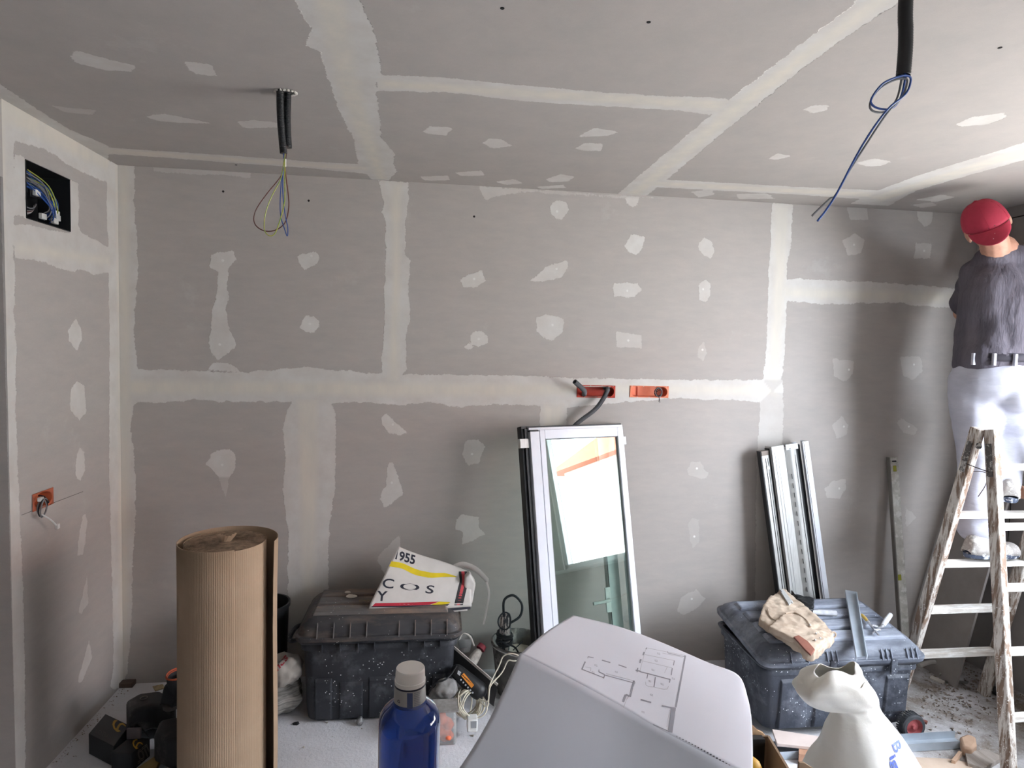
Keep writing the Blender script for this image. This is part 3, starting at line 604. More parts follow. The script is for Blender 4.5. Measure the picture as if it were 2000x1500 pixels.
# loose outer sheet, a spiral turn
vs = []; fs = []; n = 560; a0, a1 = math.radians(-62), math.radians(-62-308); nz = 7; path = []
for i in range(n+1):
    s = i/n; a = a0+(a1-a0)*s; r = R0+.003+.040*s**.75+.0006*(i % 4 in (1, 2))
    path.append((a, r))
for j in range(nz):
    z_ = (RZ+.006)*j/(nz-1)
    for i, (a, r) in enumerate(path):
        w = 1+.0*j; s = i/n; rr = r+.004*s*math.sin(z_*5+1)-.012*max(0, s-.5)*(1-z_/RZ)
        vs.append((cx+rr*math.cos(a), RY+rr*math.sin(a), z_ if j else 0))
for j in range(nz-1):
    for i in range(n): fs.append((j*(n+1)+i, (j+1)*(n+1)+i, (j+1)*(n+1)+i+1, j*(n+1)+i+1))
b = MB(); b.add(vs, fs); b.build('loose_sheet', kraft, t, smooth=60, solid=.0022, soff=0)
# ================================================================== tool chests
chestm = mat('scuffed_black_plastic', (42, 44, 49), (30, 32, 36), rough=.55, scale=4, speck=(206, 206, 206), speck_s=60, speck_t=.16, smear=(92, 94, 99), smear_s=11, smear_t=(.5, .85), bump=.0006, bscale=120)
plankm = mat('dusty_lid_plank', (104, 100, 97), (70, 68, 68), rough=.7, scale=6, speck=(190, 188, 184), speck_s=60, speck_t=.12, smear=(146, 120, 100), smear_s=7, smear_t=(.5, .75), stretch=(.35, 1, 1), bump=.0008, bscale=100)
plankb = mat('dusty_lid_plank_blue', (122, 128, 142), (84, 89, 102), rough=.65, scale=6, speck=(214, 216, 220), speck_s=70, speck_t=.13, smear=(172, 178, 190), smear_s=8, smear_t=(.42, .75), stretch=(.3, 1, 1), bump=.001, bscale=90)
lidm = mat('dusty_black_lid', (66, 65, 66), (44, 44, 47), rough=.6, scale=5, speck=(180, 178, 174), speck_s=60, speck_t=.12, smear=(128, 112, 98), smear_s=6, smear_t=(.46, .8), stretch=(.35, 1, 1), bump=.0008, bscale=100)
binm = mat('plaster_splashed_bin', (62, 66, 76), (44, 48, 57), rough=.55, scale=5, speck=(215, 218, 224), speck_s=75, speck_t=.2, smear=(118, 123, 134), smear_s=9, smear_t=(.46, .8), bump=.0008, bscale=120)
binl = mat('plaster_dusted_lid', (88, 93, 105), (62, 66, 76), rough=.6, scale=6, speck=(210, 212, 216), speck_s=70, speck_t=.13, smear=(150, 156, 168), smear_s=8, smear_t=(.4, .8), stretch=(.3, 1, 1), bump=.001, bscale=90)
def rrect(x0, x1, y0, y1, r, n=5):
    out = []
    for cx_, cy_, a0 in ((x1-r, y0+r, -PI/2), (x1-r, y1-r, 0), (x0+r, y1-r, PI/2), (x0+r, y0+r, PI)):
        for i in range(n+1): a = a0+PI/2*i/n; out.append((cx_+r*math.cos(a), cy_+r*math.sin(a)))
    return out
def loft(mb, secs, capb=True, capt=True):
    n = len(secs[0]); vs = [p for s in secs for p in s]
    fs = [(j*n+i, j*n+(i+1) % n, (j+1)*n+(i+1) % n, (j+1)*n+i) for j in range(len(secs)-1) for i in range(n)]
    if capb: fs.append(tuple(range(n))[::-1])
    if capt: fs.append(tuple((len(secs)-1)*n+i for i in range(n)))
    mb.add(vs, fs)
def chest(root, x0, x1, y0, y1, z0, zr, zt, mb_, ml, taper=.035, lid_rot=0, grooves=(.25, .5, .75), panels=None, rim=.03):
    "tub, rim with webs, domed lid with long raised planks"
    b = MB()
    def sec(z, ins, r=.045): return [(x, y, z) for x, y in rrect(x0+ins, x1-ins, y0+ins, y1-ins*.7, r)]
    loft(b, [sec(z0, taper+.012), sec(z0+.012, taper), sec(z0+.2*(zr-z0), taper*.8), sec(zr-.05, .02), sec(zr-.045, .008), sec(zr-.012, .008)], True, False)
    b.v = b.v; body = b.build('tub', mb_, root, smooth=40, solid=.006)
    b = MB(); loft(b, [sec(zr-.014, 0), sec(zr-.002, -.006), sec(zr, -.004), sec(zr, .012)], False, False); b.build('rim', mb_, root, smooth=40, solid=.004)
    if panels:
        for (u0, u1, h0, h1) in panels:
            b = MB(); X0, X1 = x0+(x1-x0)*u0, x0+(x1-x0)*u1; t_ = lambda z: y0+.02+(taper-.02)*(1-(z-z0)/(zr-z0))*1.0
            za, zb = z0+h0*(zr-z0), z0+h1*(zr-z0)
            b.add([(X0, t_(za)-.002, za), (X1, t_(za)-.002, za), (X1-.006, t_(za)-.016, za+.01), (X0+.006, t_(za)-.016, za+.01),
                   (X0, t_(zb)+.001, zb), (X1, t_(zb)+.001, zb), (X1-.006, t_(zb)-.012, zb-.02), (X0+.006, t_(zb)-.012, zb-.02)],
                  [(0, 1, 2, 3), (3, 2, 6, 7), (7, 6, 5, 4), (0, 3, 7, 4), (1, 5, 6, 2)]); b.build('raised_panel', mb_, root, smooth=0, bevel=.003)
    return body
def lid(root, x0, x1, y0, y1, zr, zt, ml, R=None, planks=4, webs=(), chips=False):
    b = MB(R)
    def sec(z, ins, r=.05): return [(x, y, z) for x, y in rrect(x0+ins, x1-ins, y0+ins, y1-ins, r, 6)]
    h = zt-zr
    loft(b, [sec(zr+.001, -.012), sec(zr+.022, -.014), sec(zr+.024, -.002), sec(zr+h*.5, .004), sec(zr+h*.78, .03), sec(zr+h*.84, .05)], True, True)
    l = b.build('lid', ml, root, smooth=40, bevel=.003)
    d = (y1-y0-.1)/planks
    for k in range(planks):
        ya = y0+.05+k*d+.009; yb = ya+d-.018; b = MB(R)
        zt_ = zt; zb_ = zr+h*.82
        b.add([(x0+.05, ya, zb_), (x1-.05, ya, zb_), (x1-.05, yb, zb_), (x0+.05, yb, zb_), (x0+.062, ya+.006, zt_), (x1-.062, ya+.006, zt_), (x1-.062, yb-.006, zt_), (x0+.062, yb-.006, zt_)],
              [(3, 2, 1, 0), (4, 5, 6, 7), (0, 1, 5, 4), (1, 2, 6, 5), (2, 3, 7, 6), (3, 0, 4, 7)]); b.build('lid_plank', plankb if R is not None else plankm, l, smooth=30, bevel=.004)
    for u in webs:
        X = x0+(x1-x0)*u; b = MB(R); b.add([(X-.002, y0-.016, zr+.02), (X+.002, y0-.016, zr+.02), (X+.002, y0+.02, zr+.02), (X-.002, y0+.02, zr+.02), (X-.002, y0+.01, zr+h*.75), (X+.002, y0+.01, zr+h*.75)],
            [(0, 1, 2, 3), (0, 4, 5, 1), (3, 2, 5, 4), (0, 3, 4), (1, 5, 2)]); b.build('web', plankb if R is not None else plankm, l, smooth=0)
    return l
# left chest
f0 = at(585, 1408, 'z', 0); f1 = at(893, 1390, 'z', 0); y0 = 2.76; x0 = at(580, 1255, 'y', y0).x; x1 = at(898, 1225, 'y', y0).x
zr = at(740, 1250, 'y', y0).z; zt = at(700, 1195, 'y', y0+.05).z; yb_ = 3.15
t = thing('tool_chest', 'large black plastic tool chest with dusty lid, below the folded printed cloth', 'tool chest', ((x0+x1)/2, y0+.2, 0))
chest(t, x0, x1, y0, yb_, 0, zr, zt, chestm, lidm, panels=((.1, .21, .03, .55), (.25, .40, .03, .5), (.43, .6, .03, .55), (.64, .8, .03, .5), (.83, .92, .03, .55)))
lid(t, x0, x1, y0, yb_, zr, zt, lidm, planks=3, webs=(.12, .22, .32, .42, .62, .72, .82, .92))
for u in (.15, .26, .37, .47, .68, .78, .88):
    b = MB(); X = x0+(x1-x0)*u; b.box((X, y0+.006, zr-.03), (.004, .03, .045)); b.build('rim_web', chestm, t)
b = MB(); b.tube(spline([(x0+.005, y0+.08, zr-.02), (x0-.05, y0+.09, zr-.03), (x0-.05, y0+.22, zr-.03), (x0+.005, y0+.24, zr-.02)], 6), .010, 8); b.build('handle', chestm, t)
fm = fmesh('EASY', .03, axes((at(702, 1172, 'y', y0+.2).x, y0+.165, zt+.0006), (1, 0, 0), (0, 1, 0), (0, 0, 1)), bold=.0006); fm.build('raised_lettering', mat('worn_gold', (120, 104, 74), rough=.7), t, smooth=0)
# bottom plaster lumps on lid
for p in ((-.19, .27, .018), (-.165, .22, .03), (.0, .1, .01)):
    b = MB(); b.ball((0+x0+.37+p[0], y0+p[1], zt+.004), (p[2], p[2]*.8, .006), 10)
    o = b.build('plaster_flake', mat('plaster_lump', (200, 192, 178), rough=.95), None, loc=(x0+.37+p[0], y0+p[1], zt), disp=.008, dscale=.02, sub=1)
    tag(o, 'dried plaster flake lying on the lid of the left tool chest', 'plaster flake', 'plaster flakes on the chest lid')
# right wheeled chest
y0, y1 = 2.47, 2.93; x0 = at(1492, 1300, 'y', y0).x; x1 = at(1806, 1285, 'y', y0).x; zr = at(1650, 1297, 'y', y0).z; zt = zr+.085
t = thing('wheeled_tool_chest', 'big wheeled black tool chest splashed with plaster, at right below leather tool pouch', 'tool chest', ((x0+x1)/2, y0+.22, 0))
chest(t, x0, x1, y0, y1, .03, zr, zt, binm, binl, taper=.04, panels=((.12, .3, .03, .8), (.34, .55, .03, .62), (.58, .66, .03, .8), (.78, .93, .2, .8)))
RL = Matrix.Translation((0, y0, zr)) @ Matrix.Rotation(math.radians(7), 4, 'X') @ Matrix.Translation((0, -y0, -zr))
BX = (x0, x1, y0, y1, zr, zt, RL)
lid(t, x0, x1, y0, y1, zr, zt, binl, RL, planks=4, webs=(.16, .26, .38, .41, .44, .72, .75, .78, .88, .91, .94))
for u in (.36, .74):
    b = MB(); X = x0+(x1-x0)*(u+.05); b.box((X, y0-.014, zr-.01), (.03, .012, .07)); b.build('latch', binm, t, bevel=.003)
for X, YW in ((x1-.055, y0-.005), (x1-.055, y1-.02)):
    W = axes((X, YW-.01, .056), (1, 0, 0), (0, 0, 1), (0, -1, 0)); b = MB()
    b.lathe([(.038, -.018), (.05, -.018), (.055, -.012), (.055, .012), (.05, .018), (.038, .018), (.038, -.018)], 28, M=W, cap=False); w_ = b.build('wheel', mat('rubber', (84, 86, 90), (60, 62, 66), rough=.8), t)
    b = MB(); b.lathe([(.008, -.006), (.030, -.004), (.0385, -.0185), (.0385, .0185), (.030, .004), (.012, .008), (.008, .018)], 20, M=W); b.build('wheel_hub', mat('red_hub', (178, 92, 94), rough=.6), w_)
    b = MB()
    for k in range(30):
        a = 2*PI*k/30; b.bar((X+.0535*math.cos(a), YW-.017, .056+.0535*math.sin(a)), (X+.0535*math.cos(a+.1), YW+.017, .056+.0535*math.sin(a+.1)), .005, .006, (math.cos(a), 0, math.sin(a)))
    b.build('tread', mat('rubber', (84, 86, 90)), w_, smooth=0)
# ================================================================== leaning things
def glassmat():
    m = bpy.data.materials.new('window_glass'); m.use_nodes = True; nt = m.node_tree; nt.nodes.remove(nt.nodes['Principled BSDF'])
    tr = nd(nt, 'ShaderNodeBsdfTransparent'); tr.inputs[0].default_value = (.88, .95, .92, 1)
    gl = nd(nt, 'ShaderNodeBsdfGlossy'); gl.inputs['Roughness'].default_value = .002; gl.inputs[0].default_value = (.9, 1, .97, 1)
    fr = nd(nt, 'ShaderNodeFresnel'); ge = nd(nt, 'ShaderNodeNewGeometry'); mr = nd(nt, 'ShaderNodeMapRange'); mr.inputs[3].default_value = 1.95; mr.inputs[4].default_value = 1/1.95; nt.links.new(ge.outputs['Backfacing'], mr.inputs[0]); nt.links.new(mr.outputs[0], fr.inputs[0]); mx = nd(nt, 'ShaderNodeMixShader'); L = nt.links.new
    L(fr.outputs[0], mx.inputs[0]); L(tr.outputs[0], mx.inputs[1]); L(gl.outputs[0], mx.inputs[2]); L(mx.outputs[0], nt.nodes['Material Output'].inputs[0]); return m
lacq = mat('white_lacquered_aluminium', (216, 219, 226), (210, 213, 220), rough=.3, spec=.5)
gask = mat('black_gasket', (24, 25, 28), rough=.5); alu = mat('aluminium', (196, 196, 193), (180, 180, 177), rough=.42, metal=.15, scale=12, stretch=(8, 8, .6))
th = math.radians(17); u = Vector((math.cos(th), math.sin(th), 0)); A = at(1022, 832, 'y', 2.95); w = .575
best = min((abs((A-at(1050, 1250, 'y', 2.95-.4*k/400)).dot(u)), k) for k in range(400))[1]; C_ = at(1050, 1250, 'y', 2.95-.4*best/400)
v = (A-C_).normalized(); O = A+v*(-A.z/v.z); Ld = (A-O).length; n = v.cross(u).normalized()   # n points away from the viewer
if n.y < 0: n = -n
G = axes(O, u, n, v)
t = thing('glazed_door_leaf', 'white framed glazed door leaf leaning on the back wall, mirroring the bright window', 'door leaf', O+u*.28)
def lb(name, m, boxes, par=t, bev=.002, label=None):
    b = MB(G)
    for (xa, xb, ya, yb2, za, zb) in boxes: b.box(((xa+xb)/2, (ya+yb2)/2, (za+zb)/2), (xb-xa, yb2-ya, zb-za))
    return b.build(name, m, par, bevel=bev, label=label)
lb('outer_frame', gask, [(0, .03, .028, .075, 0.03, Ld), (.03, w, .028, .075, Ld-.02, Ld), (w-.01, w, .03, .07, 0.03, Ld-.02), (.012, .026, .016, .03, 0.03, Ld-.012)], label='black rubber lined outer frame')
lb('sash_stile', lacq, [(.034, .083, 0, .05, .01, Ld-.028)])
lb('sash_gap', gask, [(.083, .0875, .012, .05, .01, Ld-.03)])
fr_ = lb('glazing_frame', lacq, [(.0875, .115, .004, .05, .01, Ld-.02), (w-.042, w-.008, .004, .05, .01, Ld-.02), (.115, w-.042, .004, .05, Ld-.066, Ld-.02), (.115, w-.042, .004, .05, .01, .09)])
lb('top_rail', lacq, [(.034, w-.004, .012, .05, Ld-.024, Ld-.008)]); lb('corner_cap', gask, [(.034, .08, .002, .03, Ld-.03, Ld-.02)])
lb('glass_bead', mat('bead_grey', (150, 152, 154), rough=.4), [(.115, .119, .006, .03, .09, Ld-.066), (w-.046, w-.042, .006, .03, .09, Ld-.066), (.119, w-.046, .006, .03, Ld-.07, Ld-.066)])
b = MB(G); b.box(((.117+w-.044)/2, .018, (Ld+.03)/2), (w-.161, .004, Ld-.16)); b.build('glass_pane', glassmat(), t, smooth=0)
lb('hinge', alu, [(-.018, .03, .012, .02, Ld-.105, Ld-.06), (-.02, -.012, .006, .03, Ld-.105, Ld-.06)]); lb('hinge', lacq, [(w-.004, w+.012, .012, .03, Ld-.11, Ld-.07)])
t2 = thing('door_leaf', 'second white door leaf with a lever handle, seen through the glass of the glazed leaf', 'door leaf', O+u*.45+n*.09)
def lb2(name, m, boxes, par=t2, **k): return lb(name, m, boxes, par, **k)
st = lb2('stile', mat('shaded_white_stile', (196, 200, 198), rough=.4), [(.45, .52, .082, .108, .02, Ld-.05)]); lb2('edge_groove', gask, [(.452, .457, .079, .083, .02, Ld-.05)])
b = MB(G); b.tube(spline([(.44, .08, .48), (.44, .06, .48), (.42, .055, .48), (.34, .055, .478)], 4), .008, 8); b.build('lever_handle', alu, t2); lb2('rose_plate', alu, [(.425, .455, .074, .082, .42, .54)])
# profile bundle
O = Vector((2.03, 3.0, 0)); Z = (Vector((1.86, 3.115, 1.215))-O); Lb = Z.length; Z = Z.normalized(); X = (Vector((1, 0, 0))-Z*Z.x).normalized(); Y = Z.cross(X); G = axes(O, X, Y, Z)
tb = thing('aluminium_profile', 'narrow grooved aluminium rail, leftmost and shortest of the leaning rails', 'aluminium profile', O+X*-.11)
lb('rail', alu, [(-.13, -.088, -.01, .035, 0, Lb-.02)], tb); lb('groove', gask, [(-.134, -.13, -.008, .03, 0, Lb-.02), (-.112, -.109, -.0115, -.009, 0, Lb-.06), (-.1, -.098, -.0115, -.009, 0, Lb-.06)], tb, 0)
b = MB(G @ Matrix.Translation((-.104, -.012, Lb-.11)) @ Matrix.Rotation(PI/2, 4, 'X')); b.lathe([(.002, .003), (.009, .003), (.009, -.001)], 16, cap=True); b.build('screw', alu, tb)
lb('end_cap', mat('rusty_cap', (140, 128, 118), rough=.7), [(-.13, -.088, -.012, .036, Lb-.045, Lb-.02)], tb, 0)
tb = thing('aluminium_profile', 'wide plain aluminium guide with a hooked lip, second from the left of the leaning rails', 'aluminium profile', O+X*-.04)
lb('rail', alu, [(-.082, -.01, -.03, -.024, 0, Lb), (-.082, -.078, -.03, .035, 0, Lb), (-.014, -.01, -.03, .0, 0, Lb)], tb); lb('seam', mat('bead_grey', (150, 152, 154)), [(-.066, -.0645, -.031, -.0295, 0, Lb-.03), (-.05, -.049, -.031, -.0295, 0, Lb-.05)], tb, 0)
lb('side_gap', gask, [(-.087, -.082, -.01, .03, 0, Lb-.01)], tb, 0)
tb = thing('roller_shutter_slat', 'curved ribbed aluminium slat stack, between the wide guide and the white channel', 'shutter slat', O+X*.03)
b = MB(G); secs = []
for z_ in (0.002, Lb-.03): secs.append([(-.006+.072*i/12, -.012-.022*math.sin(PI*i/12)+(.002 if i in (3, 8) else 0), z_) for i in range(13)]+[(.066, .03, z_), (-.006, .03, z_)])
loft(b, secs); sl_ = b.build('slat_body', alu, tb, smooth=30)
lb('slot_row', gask, [(.012, .0135, -.0325, -.0285, .1+k*.05, .125+k*.05) for k in range(20)]+[(.046, .047, -.030, -.026, 0.02, Lb-.06)], tb, 0)
lb('top_bracket', lacq, [(0, .07, -.03, -.025, Lb-.03, Lb-.0), (.02, .03, -.035, .03, Lb-.028, Lb-.02)], tb)
tb = thing('aluminium_profile', 'white lacquered channel, rightmost of the leaning rails with a dark inner side', 'aluminium profile', O+X*.11)
lb('channel', lacq, [(.094, .13, -.035, -.03, 0, Lb+.004), (.125, .13, -.03, .035, 0, Lb+.004), (.07, .094, .02, .035, 0, Lb)], tb); lb('dark_side', gask, [(.07, .0945, -.005, .02, 0, Lb-.012), (.1, .1015, -.0362, -.035, 0, Lb)], tb, 0)
# spirit level
a, e = at(1743, 893, 'y', 3.165), at(1765, 1225, 'y', 3.05); v = (a-e).normalized(); O = a-v*(a.z/v.z); Lv = (a-O).length; X = (Vector((1, 0, 0))-v*v.x).normalized(); Y = v.cross(X); G = axes(O, X, Y, v)
t = thing('spirit_level', 'long plaster spattered aluminium spirit level leaning upright on the back wall', 'spirit level', O)
lvm = mat('spattered_aluminium', (184, 181, 172), (158, 154, 146), rough=.65, metal=.0, scale=14, smear=(196, 194, 188), smear_s=22, smear_t=(.5, .6), speck=(214, 212, 206), speck_s=120)
lb('level_body', lvm, [(-.025, .025, -.010, .012, 0, Lv)], t); lb('edge_rib', mat('dark_alu', (112, 108, 102), rough=.6), [(-.029, -.022, -.011, .0125, 0, Lv)], t, .001)
yel = mat('yellow_vial', (150, 150, 58), rough=.2)
for z_, xx in ((Lv-.062, 0), (Lv*.43, -.014)):
    lb('vial_window', yel, [(xx-.009, xx+.011, -.0125, -.009, z_-.016, z_+.016)], t)
lb('end_slot', gask, [(-.012, .014, -.0115, -.0095, Lv-.026, Lv-.018)], t, .003)
# plasterboard offcut against right wall
p = [Vector((2.70, 3.16, .0)), Vector((2.70, 2.82, .0)), Vector((2.93, 2.82, .99)), Vector((2.945, 3.17, 1.0))]
b = MB(); nn = (p[1]-p[0]).cross(p[2]-p[1]).normalized()*.0125; nn = nn if nn.x > 0 else -nn
b.add(p+[q+nn for q in p], [(0, 1, 2, 3), (7, 6, 5, 4), (0, 4, 5, 1), (1, 5, 6, 2), (2, 6, 7, 3), (3, 7, 4, 0)])
o = b.build('plasterboard_offcut', mat('grey_board_paper', (150, 144, 140), (140, 134, 130), rough=.88), None, loc=(2.75, 3, 0)); tag(o, 'tall grey plasterboard offcut leaning in the corner behind the ladder', 'plasterboard')
# ================================================================== ladder
wood = mat('painted_spattered_wood', (134, 112, 96), (110, 90, 76), rough=.8, scale=9, stretch=(4, 4, .6), smear=(206, 200, 192), smear_s=13, smear_t=(.44, .56), speck=(225, 222, 216), speck_s=90, speck_t=.25, bump=.0008, bscale=60)
woodl = mat('whitened_rung', (206, 201, 193), (184, 174, 164), rough=.8, scale=12, stretch=(.6, 4, 4), smear=(232, 230, 226), smear_s=16, smear_t=(.45, .6), bump=.0008, bscale=70)
pk = mat('raw_wood_edge', (176, 134, 108), (158, 118, 94), rough=.8, scale=20)
hx, hy = 2.405, 2.45; hz = at(1932, 838, 'y', hy).z
t = thing('step_ladder', 'old paint spattered wooden double ladder the man is standing on', 'ladder', (2.58, hy, 0))
fr0, fr1 = Vector((2.345, 2.165, 0)), Vector((hx+.012, hy-.022, hz)); bk0, bk1 = Vector((2.33, 2.755, 0)), Vector((hx-.012, hy+.022, hz))
def on_(p, q, z): return p.lerp(q, (z-p.z)/(q.z-p.z))
WL = .47
for (p, q, nm) in ((fr0, fr1, 'front'), (bk0, bk1, 'rear')):
    for s in (0, 1):
        pp = p+Vector((WL+.0*s, 0, 0))*s; qq = q+Vector((WL-.05, 0, 0))*s
        b = MB(); b.bar(pp, qq, .032, .052, (0, -1 if nm == 'front' else 1, .3)); L_ = b.build('stile', wood, t, bevel=.004)
        if s == 0:
            b = MB(); o_ = Vector((.0165, 0, 0)); b.bar(pp+o_, on_(pp, qq, hz-.22)+o_, .0012, .046, (0, -1 if nm == 'front' else 1, .3)); b.build('worn_edge', pk if nm == 'rear' else woodl, L_, smooth=0)
for py, (p, q) in [(y_, (fr0, fr1)) for y_ in (912, 1029, 1148, 1273, 1402, 1530)]+[(y_, (bk0, bk1)) for y_ in (1006, 1101, 1191, 1278, 1362)]:
    lo, hi = 0, hz
    for _ in range(30):
        m_ = (lo+hi)/2; P = on_(p, q, m_); q2 = RC @ (np.array(P)-[0, 0, CZ]); yy = 750-FPX*q2[1]/q2[2]
        if yy > py: lo = m_
        else: hi = m_
    P = on_(p, q, lo)
    if P.z < .06: continue
    b = MB(); b.bar(P+Vector((.012, 0, 0)), P+Vector((WL-.012-.05*P.z/hz, 0, 0)), .05 if p is bk0 else .034, .026); b.build('rung', woodl, t, bevel=.003)
iron = mat('tarry_iron', (92, 88, 84), (40, 40, 42), rough=.6, metal=.4, scale=40, smear=(190, 186, 180), smear_s=40, smear_t=(.5, .6))
for s in (-1, 1):
    P = (fr1 if s > 0 else bk1); Q = on_(fr0, fr1, hz-.2) if s > 0 else on_(bk0, bk1, hz-.2); off = Vector((-.0185, 0, 0))
    b = MB(); b.bar(P.lerp(Q, .3)+off, Q+off, .005, .026, (0, s, .3)); b.build('hinge_strap', iron, t, bevel=.001)
b = MB(); b.lathe([(.004, -.004), (.013, -.003), (.014, .003), (.004, .005)], 16, M=axes((hx-.024, hy, hz-.075), (0, 1, 0), (0, 0, 1), (1, 0, 0))); b.build('hinge_pin', iron, t)
b = MB(); b.tube(spline([on_(bk0, bk1, hz-.16)+Vector((-.018, 0, 0)), Vector((hx-.03, hy, hz-.17)), on_(fr0, fr1, hz-.18)+Vector((-.02, 0, 0))]), .0022, 6); b.tube(spline([on_(bk0, bk1, hz-.2)+Vector((.02, 0, 0)), Vector((hx+.05, hy+.03, hz-.2)), Vector((hx+.055, hy+.03, hz-.25)), Vector((hx+.03, hy+.04, hz-.31))]), .0018, 6); b.build('tie_wire', mat('rusty_wire', (52, 36, 32), rough=.7), t)
# ================================================================== the person on the ladder
skin = mat('skin', (178, 132, 110), (160, 116, 96), rough=.55, scale=30)
RZ1 = .765
P = dict(pel=(2.635, 2.66, 1.60), wai=(2.65, 2.665, 1.74), che=(2.665, 2.67, 1.96), nb=(2.625, 2.665, 2.20), nk=(2.55, 2.64, 2.20), hd=at(1926, 440, 'y', 2.62),
         ls=(2.575, 2.72, 2.10), le=(2.70, 2.93, 1.93), lw=(2.86, 3.02, 2.10), lh=(2.90, 3.05, 2.17),
         rs=(2.81, 2.60, 2.13), re=(2.88, 2.80, 2.10), rw=(2.90, 2.95, 2.26), rh=(2.91, 3.00, 2.33),
         lhip=(2.575, 2.70, 1.58), lk=(2.615, 2.68, 1.20), la=(2.575, 2.64, .88), rhip=(2.69, 2.62, 1.58), rk=(2.80, 2.72, 1.34), ra=(2.70, 2.64, 1.11))
P = {k: Vector(a) for k, a in P.items()}
man = thing('person', 'person in red cap, grey t-shirt and white trousers working on the ladder with back turned', 'person', (2.6, 2.6, RZ1-.02))
hd = P['hd']; fwd = Vector((.45, .86, .18)).normalized(); hup = Vector((-.46, .12, .88)); hup = (hup-fwd*hup.dot(fwd)).normalized(); hr = fwd.cross(hup).normalized()
HM = axes(hd, hr, fwd, hup)
def hl(x, y, z): return hd+hr*x+fwd*y+hup*z
b = MB()
capsule(b, P['nb']-Vector((0, 0, .05)), hl(0, -.02, -.06), .062, .056)
b.ball((0, -.008, .02), (.077, .095, .092), 24, HM); b.ball((0, .03, -.045), (.058, .068, .07), 20, HM); b.ball((0, .085, -.02), (.013, .022, .022), 10, HM)   # skull, jaw, nose
b.ball((0, .092, -.06), (.024, .01, .008), 10, HM); b.ball((0, .086, .022), (.045, .012, .01), 10, HM)                                         # lips, brow
for s in (-1, 1):
    b.ball((s*.082, -.008, -.012), (.010, .024, .034), 12, HM); b.ball((s*.072, -.005, -.012), (.014, .014, .02), 10, HM)
capsule(b, P['nb'], P['pel'], .08, .09); b.ball(tuple(P['che']), (.14, .09, .14), 16); b.ball(tuple(P['pel']), (.14, .1, .1), 16)
for s in ('l', 'r'):
    capsule(b, P[s+'s'], P[s+'e'], .048, .040); capsule(b, P[s+'e'], P[s+'w'], .039, .027)
    capsule(b, P[s+'hip'], P[s+'k'], .075, .052); capsule(b, P[s+'k'], P[s+'a'], .05, .036)
    capsule(b, P[s+'a'], P[s+'a']+Vector((.12, 0, -.05)), .036, .03)
    W, K = P[s+'w'], P[s+'h']; d = (K-W).normalized(); sd = d.cross(Vector((.3, -.3, 1))).normalized(); pn = sd.cross(d)
    capsule(b, W, K, .024, .03); capsule(b, W+sd*.015, K+sd*.022, .018, .017); capsule(b, W-sd*.015, K-sd*.022, .018, .017)
    for k in range(4):
        o_ = K+sd*(.03-.02*k); L1 = (.036, .042, .039, .03)[k]
        m1 = o_+d*L1; m2 = m1+d*L1*.55-pn*L1*.5; m3 = m2+d*L1*.2-pn*L1*.6
        capsule(b, o_, m1, .0095, .009, 8); capsule(b, m1, m2, .0088, .008, 8); capsule(b, m2, m3, .0078, .007, 8)
    q1 = W+sd*.03+d*.02; q2 = q1+sd*.02+d*.035-pn*.012; q3 = q2+d*.03-pn*.012; capsule(b, q1, q2, .012, .0105, 8); capsule(b, q2, q3, .010, .0085, 8)
body = b.build('body', skin, man, smooth=60, rem=.006)
for s in (-1, 1):
    e_ = MB(); e_.ball((s*.03, .083, .008), (.011, .008, .007), 10, HM); e_.build('eye', mat('eye_white', (225, 222, 216), rough=.2), man)
b = MB(); b.ball((0, -.022, -.002), (.0785, .088, .075), 20, HM); b.build('hair', mat('short_dark_hair', (62, 50, 44), (82, 66, 58), rough=.9, scale=200), man, smooth=60)
# t-shirt
shirt = mat('dark_grey_tshirt', (100, 95, 102), (84, 80, 87), rough=.9, scale=5, spec=.1, speck=(200, 198, 200), speck_s=30, speck_t=.05, bump=.022, bscale=3.2, stretch=(3.2, 3.2, .8))
b = MB()
capsule(b, P['wai']+Vector((0, 0, .02)), P['che'], .145, .16); b.ball(tuple(P['che']+Vector((.0, 0, .0))), (.185, .145, .23), 24); b.ball(tuple(P['wai']+Vector((-.01, 0, -.03))), (.175, .15, .13), 24)
b.ball(tuple(P['nb']-Vector((0, 0, .03))), (.11, .09, .06), 16); capsule(b, P['nb']-Vector((0, 0, .03)), P['ls']+Vector((.01, 0, -.01)), .07, .072); capsule(b, P['nb']-Vector((0, 0, .03)), P['rs'], .078, .078)
for s in ('l', 'r'): capsule(b, P[s+'s'], P[s+'s'].lerp(P[s+'e'], .75), .072, .062)
capsule(b, P['ls'], P['pel']+Vector((-.06, .03, .07)), .075, .10); capsule(b, P['rs'], P['pel']+Vector((.09, -.02, .09)), .075, .095)
sh = b.build('tshirt', shirt, man, smooth=60, rem=.012, disp=.03, dscale=.12)
